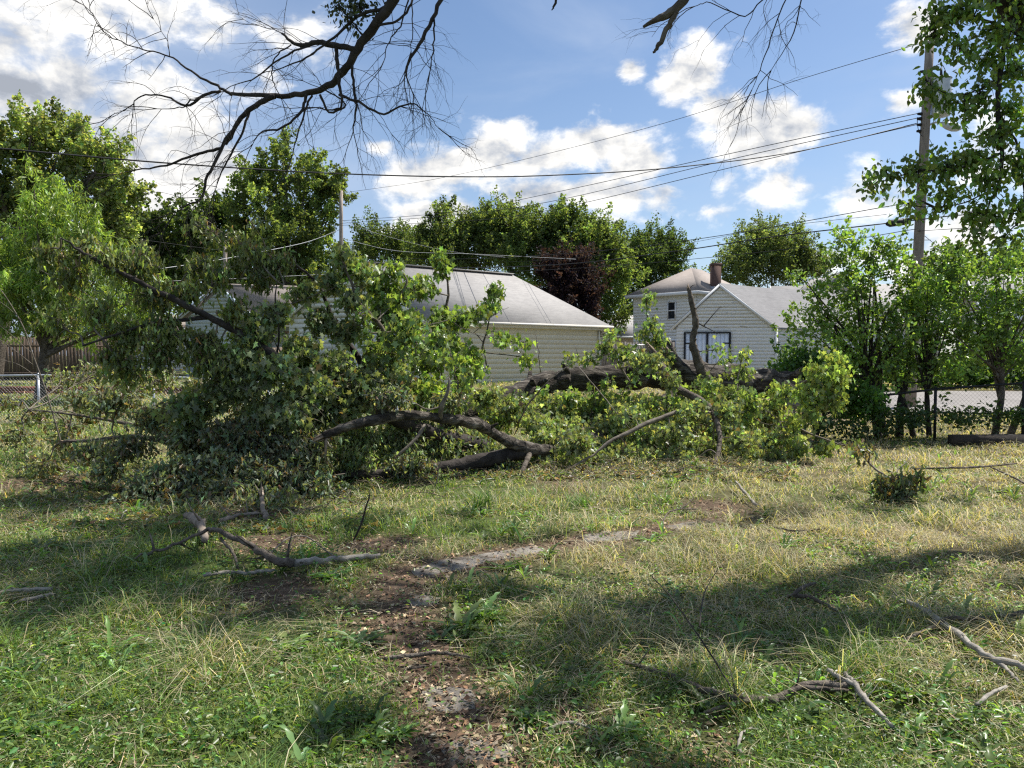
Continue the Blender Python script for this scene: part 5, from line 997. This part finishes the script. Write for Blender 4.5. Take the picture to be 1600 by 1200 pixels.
# tall dry stalk at the left
st = thing('dry_stalk', 'tall pale dry branching weed stalk at the left edge', 'dead weed', X3(at(95, 690, 9.6), 0)); D = 9.6; mb = MB()
tube(mb, bpath([(98,700,D),(72,612,D),(48,545,D),(36,510,D),(10,465,D),(-10,440,D)], 5), [.009,.008,.007,.006,.003], 6); mb.build('stem', M['twig'], st)
for pts in ([(58,575,D),(20,545,D-.1),(-15,520,D-.2)], [(66,597,D),(30,570,D-.1),(-10,560,D)], [(40,518,D),(48,505,D),(53,503,D)], [(33,500,D),(12,480,D),(-10,465,D)], [(50,552,D),(20,525,D+.1),(-5,505,D+.1)], [(62,590,D),(85,575,D),(90,555,D)],
            [(90,650,D),(60,620,D),(20,600,D),(-20,590,D)], [(88,640,D),(110,560,D),(118,545,D)], [(48,528,D),(56,512,D),(62,505,D)], [(90,660,D),(50,655,D),(0,600,D)]):
    mb = MB(); tube(mb, bpath(pts, 4), [.004, .003, .0015], 4); mb.build('side_stem', M['twig'], st)

# ------------------------------------------------------------------ standing trees over the camera
def grow(mb, P0, d, ln, r, depth, col=(1, 1, 1), grav=-.15, spread=.6, leafpos=None, nk=3):
    """recursive bare twigs"""
    n = 7; p = np.array(P0, float); d = unit(np.array(d, float)); pts = [p]
    for i in range(n):
        d = unit(d+rng.normal(0, .16, 3)+np.array([0, 0, grav*.25])); p = p+d*ln/n; pts.append(p)
    pts = np.array(pts); tube(mb, pts, [r, r*.75, r*.3], 4 if r < .006 else 6, col, cap=False)
    if leafpos is not None: leafpos.extend(list(pts[3:]))
    if depth <= 0: return
    for k in range(nk):
        i = rng.integers(2, n); dd = unit(unit(pts[i]-pts[i-1])+rng.normal(0, spread, 3)); grow(mb, pts[i], dd, ln*(.45+.3*rng.random()), r*.5, depth-1, col, grav, spread, leafpos, nk)
NK = 1.0
def dead_limb_tree():
    b = np.array([.5, -3.2, 0]); root = thing('shade_tree', 'tree overhead whose dead bare limb hangs into the sky at the upper left', 'tree', b)
    D = 6.6; main = bpath([(700,-130,6.2),(650,-50,6.3),(600,20,6.4),(560,75,6.5),(530,120,6.6),(490,143,6.7),(430,150,6.8),(370,148,6.9),(345,138,6.95),(300,112,7.0),(265,88,7.1),(215,75,7.2),(170,55,7.3),(145,25,7.3),(138,0,7.3)], 6, .006)
    far = np.array([[.5,-3.2,0],[.45,-3.1,2.5],[.3,-2.6,4.6],[.1,-.5,6.0],[-.1,3.0,6.4]]); tp = crom(np.vstack([far, main[:1]]), 6)
    mb = MB(); tube(mb, tp[:13], [.32,.27,.22], 14, rough=.04); mb.build('trunk', M['bark'], root, smooth=True)
    mb = MB(); tube(mb, np.vstack([tp[12:-1], main]), np.concatenate([np.linspace(.15, .065, len(tp)-13), np.interp(np.linspace(0, 1, len(main)), [0,.2,.35,.5,.62,.75,1], [.050,.037,.026,.016,.010,.006,.0025])]), 9, rough=.05); lo = mb.build('limb', M['barkdark'], root, smooth=True)
    branches = [
      ([(430,150,6.8),(400,165,6.8),(375,185,6.8),(360,215,6.8),(340,232,6.8),(300,243,6.8),(260,258,6.8),(215,265,6.8),(185,272,6.8)], [.026,.022,.017,.012,.008,.003]),
      ([(372,190,6.8),(345,235,6.75),(325,275,6.7),(315,310,6.7),(290,322,6.7),(272,335,6.7)], [.016,.013,.009,.003]),
      ([(390,172,6.8),(375,215,6.8),(350,260,6.8),(335,300,6.8)], [.012,.009,.003]),
      ([(480,146,6.7),(470,175,6.7),(440,200,6.7),(410,205,6.7),(395,225,6.7)], [.014,.011,.008,.003]),
      ([(490,143,6.7),(480,165,6.7),(465,210,6.7),(455,250,6.7)], [.010,.008,.003]),
      ([(345,142,6.9),(320,148,6.9),(290,165,6.9),(260,150,6.9),(220,150,6.9),(200,170,6.9),(175,180,6.9)], [.014,.012,.008,.005,.003]),
      ([(320,148,6.9),(295,160,6.9),(285,168,6.9),(245,170,6.9)], [.008,.006,.003]),
      ([(560,78,6.5),(530,72,6.5),(495,66,6.5),(465,70,6.5),(440,52,6.5)], [.024,.026,.018,.009]),
      ([(525,70,6.5),(527,100,6.5),(530,130,6.5),(533,165,6.5),(515,172,6.5),(495,168,6.5)], [.016,.016,.012,.007,.004]),
      ([(550,100,6.55),(553,140,6.5),(556,165,6.5),(552,205,6.5)], [.012,.012,.010,.005]),
      ([(530,148,6.6),(560,160,6.5),(600,178,6.5),(640,162,6.5),(665,175,6.5),(685,200,6.5)], [.012,.011,.008,.005,.002]),
      ([(500,148,6.6),(515,175,6.6),(540,165,6.6),(525,150,6.6)], [.010,.009,.006]),
      ([(500,66,6.5),(450,85,6.5),(400,120,6.5),(360,135,6.5)], [.010,.007,.003]),
      ([(600,12,6.4),(560,25,6.4),(520,60,6.4),(480,90,6.4),(430,110,6.4)], [.016,.012,.008,.004]),
      ([(590,40,6.4),(625,30,6.4),(645,0,6.4),(650,-30,6.4)], [.010,.010,.008]),
      ([(700,-30,6.2),(680,20,6.2),(655,70,6.2),(635,105,6.2),(637,125,6.2)], [.018,.017,.014,.009,.005]),
      ([(678,30,6.2),(678,70,6.2),(672,110,6.2)], [.008,.006,.003]),
      ([(640,-10,6.3),(625,40,6.3),(605,70,6.3),(600,95,6.3)], [.007,.005,.003]),
      ([(643,0,6.3),(645,50,6.3),(638,100,6.3)], [.005,.004,.002]),
      ([(455,70,6.5),(430,90,6.5),(425,120,6.6),(435,145,6.7)], [.006,.005,.004]),
      ([(265,88,7.1),(260,60,7.1),(240,30,7.1)], [.004,.003,.001]),
      ([(1090,-30,5.2),(1062,8,5.2),(1035,25,5.2),(1005,42,5.2)], [.030,.032,.026,.010]),
      ([(1062,8,5.2),(1045,40,5.2),(1030,70,5.2),(1020,82,5.2)], [.018,.018,.016,.007]),
      ([(880,-30,6),(868,5,6),(862,16,6)], [.012,.010,.004]),
      ([(1235,-20,6.5),(1215,30,6.5),(1190,100,6.5),(1175,140,6.5)], [.006,.005,.002]),
      ([(1255,-20,6.5),(1240,50,6.5),(1205,110,6.5)], [.006,.005,.002]),
      ([(1280,-25,6.5),(1200,-5,6.5),(1165,25,6.5),(1110,5,6.5),(1085,10,6.5)], [.006,.005,.003])]
    for i, (pts, r) in enumerate(branches):
        P = bpath(pts, 5, .004); mb = MB()
        if 21 <= i <= 26:
            up_ = np.array([P[0]+[.5, .2, 1.6], P[0]+[.12, .1, .6], P[0]]); tube(mb, crom(up_, 5), [r[0]*.9, r[0]], 7)
        tube(mb, P, r, 7, rough=.05); o = mb.build('branch', M['bark'] if i in (21, 22) else M['barkdark'], root)
        if i in (21, 22, 23): continue
        tw = MB(); L_ = np.linalg.norm(np.diff(P, axis=0), axis=1).sum(); n = int(3+L_*3.4)
        for k in range(n):
            j = int(len(P)*(.2+.8*rng.random()))-1; j = max(1, min(j, len(P)-1)); t = unit(P[j]-P[j-1]); dd = unit(t*.9+rng.normal(0, .6, 3)*[1, .7, 1]); rr = .0030; grow(tw, P[j], dd, .28+.28*rng.random(), rr, 2, grav=-.3, spread=.55, nk=2)
        for k in range(2): grow(tw, P[-1], P[-1]-P[-2], .35+.2*rng.random(), .0038, 2, grav=-.2, spread=.5, nk=3)
        tw.build('twigs', M['barkdark'], o)
    tw = MB()
    for j in range(60, len(main)-1, 1):
        if rng.random() < .45: t = unit(main[j+1]-main[j]); grow(tw, main[j], unit(t*.7+rng.normal(0, .6, 3)), .35, .004, 2, grav=-.1, nk=2)
    grow(tw, main[-12], (-.3, 0, .8), .7, .004, 3, nk=3)
    for p_ in [(200,180,6.9),(210,265,6.8),(185,272,6.8),(275,335,6.7),(335,300,6.8),(380,30,6.8)]:
        q = at(*p_); grow(tw, q, (-.6, .1, -.3), .5, .003, 2, grav=-.2, nk=3)
    tw.build('twigs', M['barkdark'], lo)
    # the few dark leaves near the limb at the top
    lf, t2 = MB(), MB(); foliage(lf, t2, [(525,5,6.4,20,14,110),(560,10,6.4,22,14,130),(545,28,6.4,16,8,50),(590,-10,6.4,30,12,90)], (.03,.04,.018), .045, 'oval', skel=main[:40], droop=.4, nt=8, twr=.003); f = lf.build('foliage', M['leaf'], root); t2.build('twigs', M['barkdark'], f)
    return root
T1 = dead_limb_tree()

NK = 1.9
def leafy_tree():
    b = np.array([8.8, 5.2, 0]); b[2] = float(hgt(8.8, 5.2)); root = thing('shade_tree', 'leafy tree whose dark limb and bright leaves hang down the right edge', 'tree', b)
    top = np.array([6.6, 6.2, 6.0]); hub = np.array([5.0, 7.2, 8.2])
    mb = MB(); tube(mb, crom([b, b+[-.2,.1,2.5], b+[-.9,.3,4.8], top], 6), [.34,.28,.22,.2], 16, rough=.04); mb.build('trunk', M['bark'], root, smooth=True)
    # limb seen at the top right corner
    cl = bpath([(1760,190,7.2),(1660,80,6.6),(1600,22,6.3),(1560,-15,6.2),(1500,-70,6.2)], 6); mb = MB(); tube(mb, np.vstack([b+[-.3,.15,2.6], cl]), np.interp(np.linspace(0, 1, len(cl)+1), [0, .5, 1], [.16, .13, .08]), 12, rough=.05); mb.build('limb', M['barkdark'], root, smooth=True)
    brs = [([(1590,20,6.3),(1572,60,6.1),(1562,120,6.0),(1560,180,6.0),(1566,240,6.0),(1560,290,6.0),(1540,330,6.0)], [.03,.02,.018,.014,.006]), ([(1562,120,6.0),(1530,140,5.9),(1490,150,5.9),(1455,135,5.9)], [.008,.006,.003]), ([(1562,240,6.0),(1500,262,5.9),(1430,270,5.8),(1370,285,5.8)], [.010,.008,.003]),
           ([(1600,60,6.2),(1540,30,6.0),(1480,20,5.9),(1450,45,5.9)], [.012,.009,.003]), ([(1562,180,6.0),(1590,230,6.0),(1600,300,6.0),(1590,350,6.0)], [.010,.008,.004]), ([(1560,290,6.0),(1500,320,5.9),(1430,322,5.9)], [.006,.005,.003]), ([(1570,60,6.1),(1600,120,6.1),(1640,200,6.2)], [.010,.008,.004]), ([(1590,350,6.0),(1560,372,6.0),(1525,365,6.0)], [.005,.004,.002])]
    sk = []
    for pts, r in brs:
        P = bpath(pts, 5, .004); sk += list(P); mb = MB(); tube(mb, P, r, 7); mb.build('branch', M['barkdark'], root)
    lf, tw = MB(), MB()
    foliage(lf, tw, [(1470,25,5.9,30,18,130),(1510,20,5.9,32,20,150),(1460,60,5.9,22,16,80),(1560,50,6.0,32,20,120),(1540,90,6.0,36,20,130),(1500,80,5.9,24,14,70),(1590,110,6.0,30,28,130),(1455,140,5.9,24,12,80),(1490,160,5.9,26,14,90),(1530,150,5.9,30,20,110),(1580,170,6.0,32,26,140),
        (1510,190,5.9,24,10,50),(1560,210,6.0,32,20,110),(1362,290,5.8,10,14,34),(1385,272,5.8,18,10,50),(1425,262,5.8,22,12,70),(1440,290,5.8,20,14,60),(1480,260,5.9,32,18,130),(1520,245,5.9,32,20,130),(1480,300,5.9,30,12,70),(1540,285,6.0,34,22,140),(1590,260,6.0,32,28,140),
        (1425,322,5.9,26,9,60),(1460,328,5.9,18,8,36),(1520,330,6.0,26,16,80),(1560,340,6.0,28,18,100),(1595,330,6.0,28,26,120),(1525,365,6.0,18,8,34),(1580,375,6.0,22,8,40),(1600,60,6.1,40,30,120),(1640,200,6.2,40,80,200),(1600,0,6.1,40,20,80),(1530,-10,6.0,50,14,100)],
        (.115,.175,.040), .056, 'oval', skel=sk, droop=.9, nt=16, twr=.0032, hue=.12)
    f = lf.build('foliage', M['leaf'], root); tw.build('twigs', M['barkdark'], f)
    # canopy out of the picture, above and to the right: it throws the shade on the lawn
    lf = MB(); tw = MB(); br = MB()
    def shade(px, py, rad, n, h=8.5, z0=None, D=None):
        g = gp(px, py) if D is None else at(px, py, D)
        c = g+SV*((h-g[2])/SV[2])
        if (c[2]-rad-CH) < .50*(c[1]): c = g+SV*((CH+.54*g[1]+rad+.6-g[2])/max(.2, SV[2]-.54*SV[1]))
        return c, rad, n
    cl = []
    for a in SHADE: cl.append(shade(*a))
    for c, rad, n in cl:
        n = int(n*.62); rad = rad*1.12
        v = unit(rng.normal(size=(n, 3)))*(rng.random((n, 1))**.45)*np.array([rad, rad, rad*.35]); pos = c+v
        k = max(3, n//70); sub = c+unit(rng.normal(size=(k, 3)))*np.array([rad, rad, rad*.3])*1.1*rng.random((k, 1))**.5
        pos = pos*.18+sub[rng.integers(k, size=n)]*.82+rng.normal(0, rad*.11, (n, 3))
        tip = rng.normal(size=(n, 3)); nr = rng.normal(size=(n, 3))+[0, 0, 1.5]; leaves(lf, pos, tip, nr, .13*(.7+.6*rng.random(n)), vary((.06,.10,.024), n, .2), 'oval')
        hb = hub if c[1] > 3 else top; mid = (hb+c)/2+[0, 0, .5]; tube(br, crom([top if c[0] > 3 else hb, mid, c], 6), [.035, .02, .008], 6)
        for s in sub: tube(br, [c, (c+s)/2+rng.normal(0, .05, 3), s], [.012, .004], 4)
    f = lf.build('canopy', M['leaf'], root); br.build('canopy_branches', M['barkdark'], root)
    mb = MB(); tube(mb, crom([top, (top+hub)/2, hub], 4), [.2, .15, .1], 10); mb.build('limb', M['barkdark'], root)
SHADE = [(300,1000,.6,240), # px, py of the shade on the ground, radius (m), leaves
 (100,800,1.3,1700),(300,830,1.1,1600),(60,900,1.0,1400),(200,940,.8,1000),(380,920,.6,560),(120,860,.9,900),(240,880,.9,900),(420,960,.4,180),(520,870,.5,260),(20,980,.5,360),(420,800,.8,600),(180,770,1.0,900),
 (650,825,.7,300),(780,830,.55,220),(540,830,.5,200),
 (1000,1000,.45,260),(1100,985,.4,170),(950,1060,.35,150),(1200,1040,.3,110),(1050,1090,.3,110),(860,1020,.35,140),(1010,1170,.35,200),(780,1120,.25,90),
 (1420,890,.4,150),(1570,930,.6,240),(1330,980,.3,110),(1600,860,.5,110),
 (1250,815,.6,220),(1420,800,.7,260),(1130,820,.4,120),(640,1000,.25,90),(560,960,.35,120),(500,1160,.35,120),(650,1180,.2,70),
 (400,700,.8,200,10,None,8.8),(330,740,.9,260,10,None,8.6)]
leafy_tree()
